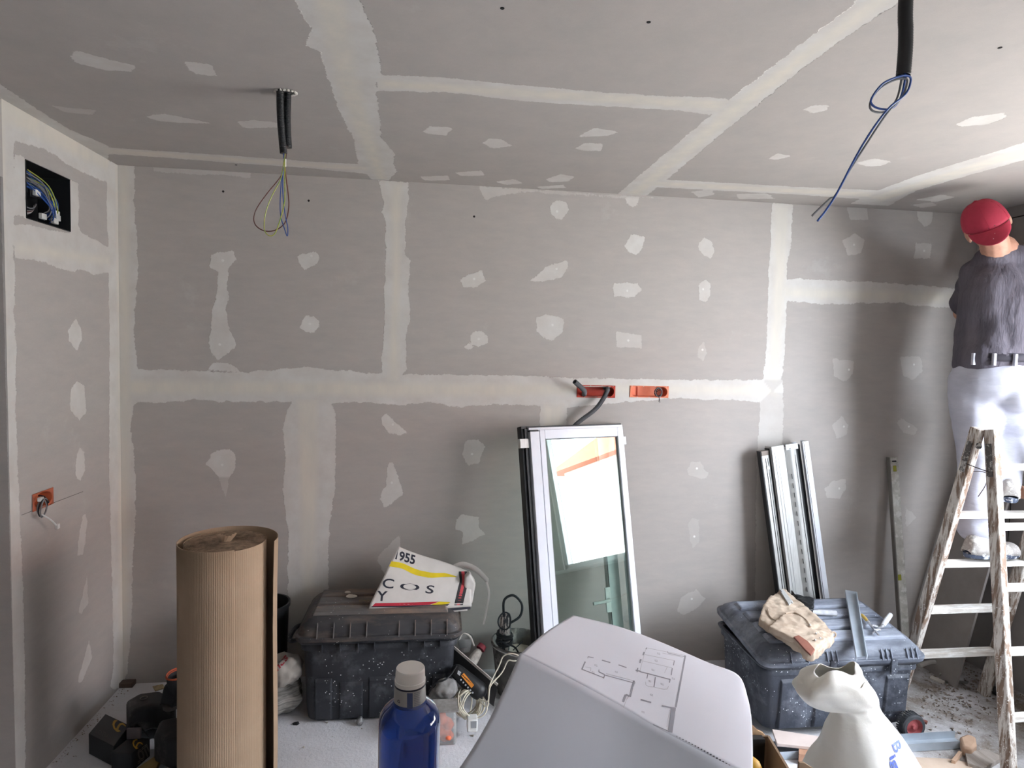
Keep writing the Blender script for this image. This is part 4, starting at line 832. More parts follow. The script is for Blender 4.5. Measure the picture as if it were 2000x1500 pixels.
# long soft folds running down the back of the shirt
pants = mat('white_work_trousers', (186, 186, 196), (172, 172, 183), rough=.85, scale=6, spec=.15, speck=(150, 150, 155), speck_s=60, speck_t=.06, bump=.009, bscale=4, stretch=(1, 1, 2.8))
b = MB(); b.ball(tuple(P['pel']), (.165, .155, .13), 24); capsule(b, P['pel']+Vector((-.05, .02, .04)), P['pel']+Vector((.06, -.02, .04)), .112, .12)
capsule(b, P['lhip'], P['lk'], .108, .09); capsule(b, P['lk'], P['la']+Vector((0, 0, .02)), .088, .078); capsule(b, P['rhip'], P['rk'], .11, .088); capsule(b, P['rk'], P['ra'], .086, .075)
b.ball(tuple(P['rhip']+Vector((.0, -.05, -.03))), (.11, .1, .1), 16)
tr_ = b.build('trousers', pants, man, smooth=60, rem=.012, disp=.018, dscale=.14)
b = MB(); W_ = P['pel']+Vector((0, 0, .105))
for k in range(5):
    a = PI+.35+k*.5; b = MB(); b.box((W_.x+.166*math.cos(a), W_.y+.148*math.sin(a), W_.z-.01), (.014, .014, .055)); b.build('belt_loop', pants, man, bevel=.002)
b = MB(); b.lathe([(.165, -.018), (.167, 0), (.163, .02)], 36, tuple(W_), sx=1, sy=.86, cap=False); b.build('waistband', mat('dark_waistband', (44, 40, 48), rough=.8), man, solid=.006)
b = MB(); b.ball((2.66, 2.515, 1.56), (.06, .012, .06), 12); b.build('back_pocket', pants, man, disp=.01, dscale=.03)
# cap
capm = mat('red_cap_cloth', (168, 44, 66), (150, 36, 56), rough=.8, scale=12, speck=(230, 215, 215), speck_s=50, speck_t=.08, bump=.001, bscale=40)
b = MB()
def capf(u_, v_):
    a = 2*PI*u_; t_ = v_*PI/2*1.0; r = math.cos(t_)
    back = max(0, -math.sin(a)); z = .112*math.sin(t_)-.012-(.02*back)*(1-v_)
    return (.088*math.cos(a)*r**.75, -.006+.104*math.sin(a)*r**.75, z+.02)
b.grid(capf, 40, 14, True, HM); cp = b.build('cap_crown', capm, man, smooth=60, solid=.003)
b = MB(); b.lathe([(.001, .006), (.008, .003), (.009, 0)], 12, (0, -.006, .12), HM); b.build('cap_button', capm, cp)
b = MB(); BA = math.radians(-90-14)                                   # brim turned to the back of the head
def brim(u_, v_):
    a = BA-1.0+2.0*u_; r0 = Vector((.088*math.cos(a), -.006+.104*math.sin(a), 0)); c = math.cos((u_-.5)*PI); ex = .066*max(c, 0)**.6
    dr = Vector((math.cos(BA), math.sin(BA), 0))
    p = r0+dr*ex*v_; p.z = .006-.02*max(0, -math.sin(a))-.05*v_*max(c, 0)**.5-.008*v_
    return tuple(p)
b.grid(brim, 28, 8, False, HM); b.build('cap_brim', capm, cp, smooth=60, solid=.003)
for k in range(6):
    a = PI*k/3+.3; b = MB(); b.tube([Vector(capf(a/2/PI, v_))*1.004 for v_ in (.0, .2, .4, .6, .8, .97)], .0009, 5, M=HM); b.build('cap_seam', capm, cp)
# shoes
shoem = mat('plastered_shoe', (176, 170, 164), (120, 116, 114), rough=.85, scale=20, smear=(215, 212, 206), smear_s=20, smear_t=(.5, .6)); solem = mat('blue_grey_sole', (74, 84, 104), (40, 46, 60), rough=.7, scale=40, smear=(205, 208, 214), smear_s=40, smear_t=(.52, .6))
def shoe(par, heel, toe, up_, m1, m2, sc=1.0):
    heel, toe = Vector(heel), Vector(toe); f = (toe-heel).normalized(); up_ = Vector(up_); up_ = (up_-f*up_.dot(f)).normalized(); s = f.cross(up_); L = (toe-heel).length; M = axes(heel, f, s, up_)
    b = MB(); secs = []
    for z, ins in ((0, .006), (.006, 0), (.022, -.002), (.026, .004)):
        o = []
        for i in range(28):
            a = 2*PI*i/28; x = L/2+(L/2-ins)*math.copysign(abs(math.cos(a))**.8, math.cos(a)); wd = (.040+.012*x/L-ins)*sc; o.append((x, wd*math.copysign(abs(math.sin(a))**.8, math.sin(a)), z+.006*(x/L)**4))
        secs.append(o)
    b.M = M; loft(b, secs); so_ = b.build('sole', m2, par, smooth=50)
    b = MB(M); N = 14
    def f_(u_, v_):
        x = L*(.02+.96*v_); h = (.085 if v_ < .25 else .085-.05*min(1, (v_-.25)/.45)) if v_ < .7 else .035+.012*math.sin((v_-.7)/.3*PI)
        if v_ > .93: h *= max(.2, (1-v_)/.07)
        if v_ < .06: h *= .15+.85*v_/.06
        wd = (.037+.010*v_)*sc*(1 if .08 < v_ < .9 else .75 if v_ < .97 else .4); a = PI*u_
        return (x, wd*math.cos(a), .022+h*math.sin(a)**.6)
    b.grid(f_, 16, 20); up2 = b.build('upper', m1, par, smooth=60, solid=.003); return so_, up2
pL = at(1876, 1098, 'y', 2.62)
shoe(man, (pL.x, 2.60, RZ1), (pL.x+.275, 2.60, RZ1-.004), (0, 0, 1), shoem, solem)
pR = at(1963, 985, 'y', 2.56)
shoe(man, (pR.x+.01, 2.54, pR.z+.01), (pR.x+.16, 2.76, pR.z-.01), (.0, .0, 1), shoem, solem)
#P3
# ================================================================== projection helpers for writing and flat-lying shapes
from mathutils.bvhtree import BVHTree
def bvh(*obs):
    dg = bpy.context.evaluated_depsgraph_get(); vs = []; fs = []
    for o in obs:
        e = o.evaluated_get(dg); me = e.to_mesh(); k = len(vs); off = Vector((0, 0, 0)); q = o
        while q is not None: off += Vector(q.location); q = q.parent
        vs += [v.co+off for v in me.vertices]; fs += [tuple(i+k for i in p.vertices) for p in me.polygons]; e.to_mesh_clear()
    return BVHTree.FromPolygons(vs, fs)
def hit(tree, px, py, off=.001):
    d = Vector(ray(px, py)).normalized(); h = tree.ray_cast(Vector((0, 0, CZ)), d)
    return (h[0]-d*off) if h[0] is not None else None
def pshape(tree, mb, poly, off=.001, fill=3):
    "closed outline laid on a real surface"
    pts = []
    for (a, b_) in zip(poly, poly[1:]+poly[:1]):
        for k in range(fill): pts.append((a[0]+(b_[0]-a[0])*k/fill, a[1]+(b_[1]-a[1])*k/fill))
    P_ = [hit(tree, x, y, off) for x, y in pts]
    P_ = [p for p in P_ if p is not None]
    if len(P_) < 4: return
    bm = bmesh.new(); vv = [bm.verts.new(p) for p in P_]; f = bm.faces.new(vv); r = bmesh.ops.triangulate(bm, faces=[f])
    bm.verts.index_update(); mb.add([v.co.copy() for v in bm.verts], [tuple(v.index for v in ff.verts) for ff in bm.faces]); bm.free()
def letters(tree, txt, size, o, ux, uy, off=.001, bold=0):
    "o = photo position of the baseline start, ux/uy = photo vectors per unit"
    cu = fmesh(txt, size, None, bold=bold); vs = [hit(tree, o[0]+ux[0]*v.x+uy[0]*v.y, o[1]+ux[1]*v.x+uy[1]*v.y, off) for v in cu.v]
    b = MB(); fs = [f for f in cu.f if all(vs[k] is not None and (vs[k]-vs[f[0]]).length < .05 for k in f)]
    used = sorted({k for f in fs for k in f}); ix = {k: n for n, k in enumerate(used)}; b.add([vs[k] for k in used], [tuple(ix[k] for k in f) for f in fs]); return b
def pl(px, py, P0, n):
    d = Vector(ray(px, py)); o = Vector((0, 0, CZ)); return o+d*((P0-o).dot(n)/d.dot(n))
def slab(mb, outline, P0, n, h0, h1):
    a = [pl(x, y, P0+n*h1, n) for x, y in outline]; lo = [p-n*(h1-h0) for p in a]; N = len(a)
    mb.add(lo+a, [tuple(range(N))[::-1], tuple(range(N, 2*N))]+[(i, (i+1) % N, N+(i+1) % N, N+i) for i in range(N)])
# ================================================================== folded printed cloth on the left chest
FL, BL, BR = at(720, 1186, 'y', 2.84), at(779, 1067, 'y', 3.04), at(920, 1118, 'y', 3.02); FR = at(921, 1181, 'y', 2.86)
t = thing('folded_tarpaulin', 'folded white printed tarpaulin bag with 1955 and a yellow stripe, on the left tool chest', 'bag', FL.lerp(BR, .5))
cloth = mat('white_woven_plastic', (214, 210, 204), (200, 196, 190), rough=.55, scale=5, bump=.0015, bscale=18)
def cf(u_, v_):
    p = FL.lerp(FR, u_).lerp(BL.lerp(BR, u_), v_); k = math.sin(PI*min(1, max(0, v_)))
    return p+Vector((0, 0, .012*k*math.sin(PI*u_)+.003*math.sin(7*u_+3*v_)+.002*math.sin(11*v_-4*u_)))+Vector((.0, 0, -.012*(v_ < .02)))
b = MB(); b.grid(cf, 40, 30); top_ = b.build('top_face', cloth, t, smooth=60, solid=.003)
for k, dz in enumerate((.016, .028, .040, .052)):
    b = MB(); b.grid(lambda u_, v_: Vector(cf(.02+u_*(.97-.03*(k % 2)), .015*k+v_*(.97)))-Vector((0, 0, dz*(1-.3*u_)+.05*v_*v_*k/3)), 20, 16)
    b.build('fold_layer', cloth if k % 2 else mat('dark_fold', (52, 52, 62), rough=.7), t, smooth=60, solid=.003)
tree = bvh(top_); ink = mat('navy_ink', (40, 42, 54), rough=.6); yelw = mat('yellow_print', (222, 196, 30), rough=.6); redp = mat('red_print', (186, 38, 58), rough=.6)
def strip_between(name, m, top, bot, par, n=14, tr_=None):
    b = MB()
    for i in range(n):
        q = []
        for L_, k in ((top, i), (top, i+1), (bot, i+1), (bot, i)):
            s = k/n*(len(L_)-1); j = min(int(s), len(L_)-2); f = s-j; q.append((L_[j][0]*(1-f)+L_[j+1][0]*f, L_[j][1]*(1-f)+L_[j+1][1]*f))
        P_ = [hit(tr_ or tree, x, y, .0012) for x, y in q]
        if None not in P_: b.add(P_, [(0, 1, 2, 3)])
    if b.v: return b.build(name, m, par, smooth=0)
strip_between('yellow_stripe', yelw, [(765, 1096), (785, 1099), (815, 1113), (845, 1119), (870, 1119), (893, 1126)], [(760, 1106), (785, 1110), (810, 1123), (840, 1129), (865, 1127), (890, 1127)], t)
strip_between('red_border', redp, [(733, 1178), (790, 1177), (857, 1175)], [(727, 1184), (790, 1183), (840, 1181)], t); strip_between('yellow_border', yelw, [(858, 1175), (880, 1176)], [(842, 1181), (872, 1182)], t)
strip_between('dark_border', ink, [(726, 1184), (790, 1183), (878, 1180)], [(724, 1186), (800, 1186), (874, 1183)], t)
letters(tree, '1955', 1, (768, 1090), (21, 6.2), (4, -24), bold=.03).build('printed_year', ink, t, smooth=0)
letters(tree, 'O', 1, (779, 1151), (50, 4), (2, -19), .001, .012).build('printed_letter', ink, t, smooth=0)
letters(tree, 'S', 1, (829, 1158), (38, 3), (6, -22), .001, .012).build('printed_letter', ink, t, smooth=0)
letters(tree, 'C', 1, (745, 1147), (34, 4), (4, -26), .001, .012).build('printed_letter', ink, t, smooth=0)
letters(tree, 'Y', 1, (736, 1173), (30, 1), (3, -27), bold=.02).build('printed_letter', ink, t, smooth=0)
for nm, m, x0_, x1_ in (('webbing', mat('charcoal_webbing', (56, 56, 58), rough=.9, scale=300), 894, 911), ('webbing_stripe', mat('pink_red_webbing', (214, 84, 90), rough=.9), 899, 905)):
    strip_between(nm, m, [(x0_+2, 1116), (x0_+4, 1135), (x0_-2, 1160), (x0_-7, 1182)][::1], [(x1_+2, 1116), (x1_+4, 1135), (x1_-2, 1160), (x1_-7, 1182)], t)
def ribbon(name, pts, wv, m, par, n=8, th_=.0015):
    P_ = spline(pts, n); b = MB(); wv = Vector(wv); vs = []
    for p in P_: vs += [p-wv/2, p+wv/2]
    b.add(vs, [(2*i, 2*i+1, 2*i+3, 2*i+2) for i in range(len(P_)-1)]); return b.build(name, m, par, smooth=60, solid=th_)
ribbon('strap', [at(885, 1108, 'y', 3.04), at(905, 1103, 'y', 3.03), at(932, 1114, 'y', 3.0), at(954, 1136, 'y', 2.98)], (0.004, 0, .03), cloth, t)
ribbon('strap', [at(950, 1136, 'y', 2.98), at(955, 1160, 'y', 2.97), at(950, 1190, 'y', 2.965), at(944, 1220, 'y', 2.96)], (.012, .004, 0), cloth, t)
b = MB(); slab(b, [(880, 1190), (922, 1180), (926, 1160), (929, 1140), (918, 1120), (908, 1130), (905, 1165)], Vector((.15, 2.93, .5)), Vector((0, -1, 0)), -.05, .0); b.build('side_gusset', cloth, t, rem=.006, disp=.008, dscale=.03)
# ================================================================== between the chests
grayp = mat('plaster_grey_bucket', (112, 110, 106), (84, 83, 80), rough=.85, scale=12, smear=(168, 166, 160), smear_s=14, smear_t=(.5, .7))
c = at(1012, 1250, 'y', 2.98); c = Vector((c.x, 2.98, c.z)); R_b = .128
t = thing('bucket', 'plaster caked grey bucket standing left of the glazed door leaf', 'bucket', (c.x, 2.98, 0))
b = MB(); b.lathe([(.095, 0), (.1, .02), (R_b, c.z-.01), (R_b+.006, c.z-.008), (R_b+.006, c.z), (R_b-.002, c.z+.001), (R_b-.008, c.z-.02), (.092, .01)], 40, (c.x, 2.98, 0)); b.build('bucket_body', grayp, t)
b = MB(); b.lathe([(.001, c.z-.07), (R_b-.02, c.z-.072)], 30, (c.x, 2.98, 0), cap=False); b.build('plaster_residue', mat('plaster_lump', (200, 192, 178), rough=.95), t, disp=.01, dscale=.03)
b = MB(); b.tube(spline([(c.x-.132, 2.98, c.z-.02), (c.x-.1, 2.87, c.z+.0), (c.x, 2.83, c.z-.01), (c.x+.1, 2.87, c.z), (c.x+.132, 2.98, c.z-.02)]), .0025, 6); b.build('bucket_handle', alu, t)
dk = mat('dark_rubber_cable', (44, 50, 54), rough=.5)
p0, p1 = at(984, 1268, 'y', 2.93), at(988, 1198, 'y', 2.95); t = thing('mixer_handle', 'plaster striped grip wrapped in dark cable standing in the bucket', 'tool', p0)
b = MB(); b.tube([p0-Vector((0, 0, .1)), p0, p0.lerp(p1, .9), p1], [.026, .03, .027, .02], 14); b.build('grip', mat('striped_plaster_grip', (70, 76, 80), (52, 56, 60), rough=.7, smear=(206, 204, 198), smear_s=30, smear_t=(.48, .54), stretch=(3, 3, .35)), t)
for k in range(6):
    b = MB(); q = p0.lerp(p1, .2+.05*k); rr = .036+.003*math.sin(k*2); b.tube([q+Vector((rr*math.cos(a), rr*math.sin(a), .006*math.sin(a+k))) for a in [2*PI*i/20 for i in range(20)]], .0048, 8, closed=True); b.build('cable_wrap', dk, t)
b = MB(); b.tube(spline([p1-Vector((0, 0, .05)), at(984, 1200, 'y', 2.93), at(985, 1172, 'y', 2.95), at(1003, 1163, 'y', 2.96), at(1019, 1180, 'y', 2.96), at(1016, 1203, 'y', 2.95), at(998, 1216, 'y', 2.93)]), .006, 8); b.build('cable_loop', dk, t)
b = MB(); b.tube([at(985, 1213, 'y', 2.9)+Vector((.03*math.cos(a), .006*math.sin(2*a), .042*math.sin(a))) for a in [2*PI*i/24 for i in range(24)]], .0038, 8, closed=True); b.build('cable_loop', dk, t)
b = MB(); b.tube(spline([at(975, 1252, 'y', 2.88), at(990, 1258, 'y', 2.86), at(1005, 1264, 'y', 2.87), at(1012, 1274, 'y', 2.9)]), .0045, 8); b.build('cable_end', dk, t)
b = MB(); b.tube([at(1002, 1270, 'y', 2.97), at(1022, 1252, 'y', 2.97)], .0025, 6); o = b.build('nail', dk, None, loc=at(1002, 1270, 'y', 2.97)); tag(o, 'thin dark metal pin sticking up inside the bucket', 'nail')
# plastering float and brush, drill, coil
ta = thing('plastering_float', 'long thin plastering blade with pale edge leaning beside the left chest', 'trowel', at(930, 1310, 'y', 2.85))
p, q = at(884, 1262, 'y', 2.90), at(972, 1338, 'y', 2.78)
b = MB(); b.bar(p, q, .004, .012, (0, 0, 1)); b.build('pale_edge', mat('pale_edge', (206, 200, 190), rough=.7), ta)
b = MB(); dn = Vector((-.015, .03, -.13)); b.add([p, q, q+dn*.9, p+dn, p+Vector((0, .006, 0)), q+Vector((0, .006, 0)), q+dn*.9+Vector((0, .006, 0)), p+dn+Vector((0, .006, 0))], [(0, 1, 2, 3), (7, 6, 5, 4), (0, 4, 5, 1), (1, 5, 6, 2), (2, 6, 7, 3), (3, 7, 4, 0)]); b.build('blade', mat('dark_blade', (40, 38, 38), rough=.6), ta)
t = thing('paint_brush', 'worn brush with pale dusty head and dark red tip behind the float', 'brush', at(925, 1285, 'y', 2.9))
p, q = at(917, 1300, 'y', 2.88), at(938, 1268, 'y', 2.93)
b = MB(); b.tube([p, p.lerp(q, .5), q], [.03, .024, .022], 12); b.build('brush_head', mat('dusty_bristle', (196, 190, 180), (160, 152, 144), rough=.95, scale=60), t, disp=.008, dscale=.02, sub=1)
b = MB(); b.tube([q, q.lerp(q+(q-p), .25)], [.023, .02], 12); b.build('red_ferrule', mat('red_ferrule', (150, 62, 72), rough=.7), t)
t = thing('plastic_cup', 'crumpled translucent plastic cup beside the right end of the left chest', 'cup', at(910, 1262, 'y', 2.95))
b = MB(); c0 = at(908, 1270, 'y', 2.97); b.lathe([(.026, 0), (.032, .03), (.036, .07)], 18, tuple(c0), cap=False); b.build('cup_wall', mat('clear_plastic', (206, 208, 206), rough=.15, alpha=.3), t, solid=.001, disp=.008, dscale=.03)
ribbon('bent_rim', [at(897, 1250, 'y', 2.93), at(905, 1237, 'y', 2.93), at(918, 1243, 'y', 2.93), at(926, 1262, 'y', 2.92)], (0.008, .002, .004), mat('pale_edge', (206, 200, 190)), t)
t = thing('power_tool', 'black cordless tool body with orange and yellow sticker lying on its side', 'power tool', at(915, 1330, 'y', 2.75))
p, q = at(893, 1312, 'y', 2.76), at(934, 1348, 'y', 2.72)
b = MB(); capsule(b, p, q, .032, .040, 18); bd = b.build('tool_body', black, t); tt = bvh(bd)
strip_between('orange_sticker', mat('orange_sticker', (226, 140, 52), rough=.4), [(906, 1314), (916, 1326), (926, 1338)], [(901, 1320), (910, 1331), (921, 1344)], t, 6, tt)
strip_between('grey_sticker', mat('grey_sticker', (170, 172, 176), rough=.4), [(895, 1309), (901, 1313)], [(893, 1316), (898, 1320)], t, 3, tt)
for k in range(6):
    b = MB(); x_, y_ = 900+k*4.6, 1328+k*5; h_ = hit(tt, x_, y_, .001)
    if h_: b.ball(tuple(h_), .0045, 8); b.build('grip_ridge', mat('grey_sticker', (170, 172, 176)), t)
b = MB(); b.tube(spline([at(838, 1352, 'y', 2.72), at(850, 1335, 'y', 2.7), at(868, 1328, 'y', 2.7), at(880, 1318, 'y', 2.72), at(892, 1300, 'y', 2.74)]), .004, 8); o = b.build('power_cable', wire['black'], None, loc=at(868, 1340, 'y', 2.7)); tag(o, 'thin black cord looping over the clear box of orange plugs', 'cord')
# cream cable coil with plug
cream = mat('cream_cable', (206, 200, 182), (190, 182, 164), rough=.5); cc = at(917, 1374, 'y', 2.70); cc.z = max(cc.z, .075)
t = thing('cable_coil', 'tangled coil of cream cable with a white plug on the floor', 'cable', (cc.x, cc.y, 0)); rnd = random.Random(9)
ax_ = Vector((.35, -.85, .35)).normalized(); e1 = ax_.orthogonal().normalized(); e2 = ax_.cross(e1)
for k in range(20):
    R1 = .05+.014*rnd.random(); w3 = Vector((rnd.gauss(0, .3), rnd.gauss(0, .3), rnd.gauss(0, .3))); ax2 = (ax_+w3).normalized(); e1 = ax2.orthogonal().normalized(); e2 = ax2.cross(e1); of = ax_*rnd.uniform(-.035, .035)+Vector((rnd.uniform(-.008, .008), 0, rnd.uniform(-.005, .006))); ph = rnd.random()*6
    b = MB(); b.tube([cc+of+(e1*math.cos(a)*R1+e2*math.sin(a)*R1*1.05)+ax_*.012*math.sin(2*a+ph) for a in [2*PI*i/28 for i in range(28)]], .0029, 6, closed=True); b.build('cable_turn', cream, t)
a_ = at(922, 1412, 'y', 2.62); b = MB(); b.box((a_.x, a_.y, max(a_.z, .03)), (.045, .05, .055)); o = b.build('plug', mat('white_plug', (226, 226, 222), rough=.4), t, bevel=.005)
b = MB(); b.box((a_.x+.006, a_.y-.026, max(a_.z, .03)+.008), (.022, .002, .03)); b.build('socket_slot', mat('bead_grey', (150, 152, 154)), o)
for sx in (0, 1):
    b = MB(); b.tube(spline([cc+Vector((.03, 0, .03)), at(952, 1380-10*sx, 'y', 2.66), at(956+2*sx, 1340, 'y', 2.7), at(975-sx*3+8*sx, 1300+sx*14, 'y', 2.74), at(984+8*sx, 1281+sx*10, 'y', 2.75), at(1004, 1277+sx*14, 'y', 2.74), at(1030, 1290, 'y', 2.74)]), .003, 6); b.build('loose_end', cream, t)
# clear box of orange plugs, grey mask, foil ball
cb = at(866, 1385, 'y', 2.62); t = thing('clear_plastic_box', 'crumpled clear plastic tub with orange contents in front of the left chest', 'plastic box', (cb.x, 2.62, 0))
x0_, x1_ = at(838, 1400, 'y', 2.58).x, at(893, 1400, 'y', 2.58).x
b = MB(); b.box(((x0_+x1_)/2, 2.62, .075), (x1_-x0_, .09, .15), taper=.92); b.build('tub', mat('clear_plastic', (196, 198, 196)), t, bevel=.012, solid=.001)
b = MB(); rnd = random.Random(12)
for k in range(9): b.ball(((x0_+x1_)/2+.012+rnd.uniform(-.03, .03), 2.605+rnd.uniform(-.015, .015), .022+.013*k), (.026, .022, .02), 10)
b.build('orange_contents', mat('orange_foam', (240, 130, 90), (226, 112, 76), rough=.7), t, rem=.005, disp=.012, dscale=.03)
b = MB(); b.box(((x0_+x1_)/2, 2.62, .152), (x1_-x0_+.004, .094, .006)); b.build('torn_lid', mat('grey_card', (150, 146, 142), (128, 124, 120), rough=.8, scale=40), t)
b = MB(); q = at(872, 1345, 'y', 2.72); b.ball(tuple(q), (.055, .035, .045), 18); b.ball(tuple(q+Vector((-.03, .02, -.06))), (.05, .04, .07), 14); o = b.build('dust_mask', mat('grey_dusty_fabric', (140, 138, 136), (104, 102, 100), rough=.9, smear=(186, 184, 180), smear_s=20), None, loc=(q.x, q.y, 0), rem=.006, disp=.02, dscale=.04)
tag(o, 'grey dusty crumpled mask behind the clear tub of orange contents', 'mask')
q = at(703, 1408, 'z', .018); b = MB(); b.ball(tuple(q), (.017, .017, .021), 14); o = b.build('foil_ball', mat('crumpled_foil', (190, 190, 190), (120, 120, 120), rough=.3, metal=.7, scale=60, bump=.003, bscale=90), None, loc=(q.x, q.y, 0), disp=.01, dscale=.01, sub=1); tag(o, 'small crumpled foil ball on floor in front of the left chest', 'foil ball')
q = at(578, 1413, 'z', .004); b = MB(); b.ball(tuple(q), (.018, .01, .006), 10); o = b.build('plastic_scrap', black, None, loc=(q.x, q.y, 0), disp=.012, dscale=.01, sub=1); tag(o, 'small black scrap on floor right of the cardboard roll', 'scrap')
# ================================================================== right chest: pouch, stud, roller, pliers
x0, x1, y0, y1, zr, zt, RLm = BX
LP = RLm @ Vector(((x0+x1)/2, y0+.2, zt)); LN = (RLm.to_3x3() @ Vector((0, 0, 1))).normalized()
leather = mat('tan_suede', (184, 167, 149), (164, 145, 127), rough=.85, scale=14, smear=(216, 200, 180), smear_s=8, smear_t=(.5, .75), bump=.001, bscale=50); brownl = mat('brown_leather', (132, 84, 70), (112, 68, 56), rough=.7)
t = thing('tool_pouch', 'tan suede tool pouch with pockets and a brown strap lying on the wheeled chest', 'tool pouch', pl(1555, 1225, LP, LN))
b = MB(); slab(b, [(1530, 1146), (1556, 1166), (1600, 1206), (1629, 1234), (1629, 1246), (1592, 1276), (1577, 1274), (1542, 1246), (1500, 1222), (1483, 1208), (1488, 1186), (1502, 1166)], LP, LN, .002, .042); b.build('pouch_body', leather, t, rem=.006, disp=.022, dscale=.05)
b = MB(); slab(b, [(1502, 1222), (1530, 1198), (1553, 1194), (1578, 1214), (1588, 1228), (1606, 1240), (1614, 1246), (1590, 1270), (1560, 1252), (1530, 1236)], LP, LN, .03, .060); b.build('front_pocket', leather, t, rem=.006, disp=.014, dscale=.04)
b = MB(); b.tube([pl(x, y, LP+LN*.064, LN) for x, y in spl2] if False else spline([pl(x, y, LP+LN*.062, LN) for x, y in ((1534, 1198), (1552, 1196), (1574, 1210), (1583, 1224))]), .0035, 8); b.build('pocket_hem', leather, t)
b = MB(); b.tube(spline([pl(x, y, LP+LN*.046, LN) for x, y in ((1500, 1190), (1505, 1205), (1520, 1212), (1540, 1205))]), .003, 8); b.build('seam_fold', leather, t)
b = MB(); slab(b, [(1550, 1243), (1560, 1240), (1578, 1252), (1592, 1268), (1584, 1279), (1572, 1268)], LP, LN, .058, .066); b.build('strap', brownl, t, bevel=.002)
b = MB(); slab(b, [(1523, 1152), (1530, 1150), (1549, 1175), (1541, 1181)], LP, LN, .046, .053); b.build('metal_clip', alu, t, bevel=.002)
for x_, y_ in ((1526, 1154), (1547, 1177), (1594, 1237), (1602, 1246), (1592, 1250), (1582, 1221)):
    b = MB(); b.ball(tuple(pl(x_, y_, LP+LN*.066, LN)), .0045, 10); b.build('rivet', mat('zinc', (200, 200, 200)), t)
b = MB(); cR = pl(1627, 1240, LP+LN*.03, LN); b.tube([cR+Vector((.013*math.cos(a), .0, .013*math.sin(a))) for a in [2*PI*i/16 for i in range(16)]], .004, 8, closed=True); b.build('tie_ring', leather, t)
b = MB(); slab(b, [(1545, 1152), (1560, 1160), (1580, 1164), (1591, 1166), (1588, 1190), (1578, 1192), (1560, 1170)], LP, LN, .002, .035); b.build('black_webbing_belt', black, t, rem=.006, disp=.02, dscale=.03)
galv = mat('galvanised_steel', (186, 194, 202), (166, 175, 184), rough=.38, metal=.35, scale=6, bump=.0004, bscale=30)
t = thing('metal_stud_offcut', 'short galvanised metal stud offcut lying across the wheeled chest lid', 'metal stud', pl(1675, 1225, LP, LN))
b = MB(); slab(b, [(1651, 1152), (1674, 1156), (1695, 1281), (1673, 1283)], LP, LN, .004, .0055); b.build('web', galv, t, smooth=0)
for e_ in ([(1651, 1152), (1653, 1152), (1675, 1283), (1673, 1283)], [(1672, 1156), (1674, 1156), (1695, 1281), (1693, 1281)]):
    b = MB(); slab(b, e_, LP, LN, .005, .022); b.build('flange', galv, t, smooth=0)
b = MB(); b.tube([pl(1586, 1196, LP+LN*.016, LN), pl(1600, 1196, LP+LN*.016, LN), pl(1633, 1198, LP+LN*.016, LN)], [.010, .013, .013], 14); o = b.build('roller_sleeve', mat('dusty_white', (196, 198, 202), (170, 172, 178), rough=.85, scale=30), None, loc=pl(1610, 1198, LP, LN)); tag(o, 'small white dusty cylinder between the tool pouch and the metal stud', 'roller')
t = thing('pliers', 'steel pliers with one white and one yellow handle on the wheeled chest', 'pliers', pl(1715, 1225, LP, LN))
def lp(x, y, h=.014): return pl(x, y, LP+LN*h, LN)
b = MB(); b.tube([lp(1724, 1222), lp(1731, 1212), lp(1739, 1201)], [.009, .012, .011], 10); b.build('handle', mat('white_grip', (206, 208, 210), rough=.6), t)
b = MB(); b.tube([lp(1695, 1214), lp(1689, 1207), lp(1683, 1201)], [.006, .008, .007], 10); b.build('handle', mat('yellow_grip', (206, 170, 84), rough=.6), t)
for pts in ([(1724, 1222), (1712, 1230), (1703, 1238)], [(1695, 1214), (1704, 1226), (1716, 1240)], [(1703, 1222), (1716, 1224)], [(1706, 1230), (1720, 1230)]):
    b = MB(); b.tube([lp(*q_) for q_ in pts], [.007]+[.004]*(len(pts)-1), 8); b.build('jaw', mat('worn_steel', (120, 120, 124), (200, 200, 204), rough=.4, metal=.6, scale=60), t)
# ================================================================== sack in front of the wheeled chest
SY = 1.62; t = thing('rubble_sack', 'tall white woven rubble sack with blue lettering and a floppy open mouth', 'sack', (1.2, SY, 0))
rows = [(1308, 1596, 1668, .5), (1316, 1580, 1676, .7), (1328, 1566, 1683, .8), (1342, 1558, 1690, .8), (1356, 1568, 1699, .75), (1368, 1588, 1706, .65), (1378, 1622, 1711, .6), (1388, 1636, 1716, .8), (1405, 1628, 1730, .85), (1430, 1619, 1748, .9), (1465, 1610, 1768, .95), (1500, 1592, 1786, 1), (1560, 1574, 1812, 1), (1640, 1560, 1845, 1), (1740, 1556, 1868, 1)]
secs = []; NN = 64
rng_ = []
for py, xa, xb, k in rows:
    a, e = at(xa, py, 'y', SY), at(xb, py, 'y', SY); rng_.append(((a.x+e.x)/2, (a.z+e.z)/2, (e.x-a.x)/2, (e.x-a.x)/2*.8*k))
z_end = rng_[-1][1]; rng_.append((rng_[-1][0], .04, rng_[-1][2]*1.02, rng_[-1][3]*1.02)); rng_.append((rng_[-1][0], .004, rng_[-1][2]*.9, rng_[-1][3]*.9))
S_ = spline([Vector((a, z, r)) for a, z, r, q in rng_], 4); S2 = spline([Vector((q, 0, 0)) for *_, q in rng_], 4)
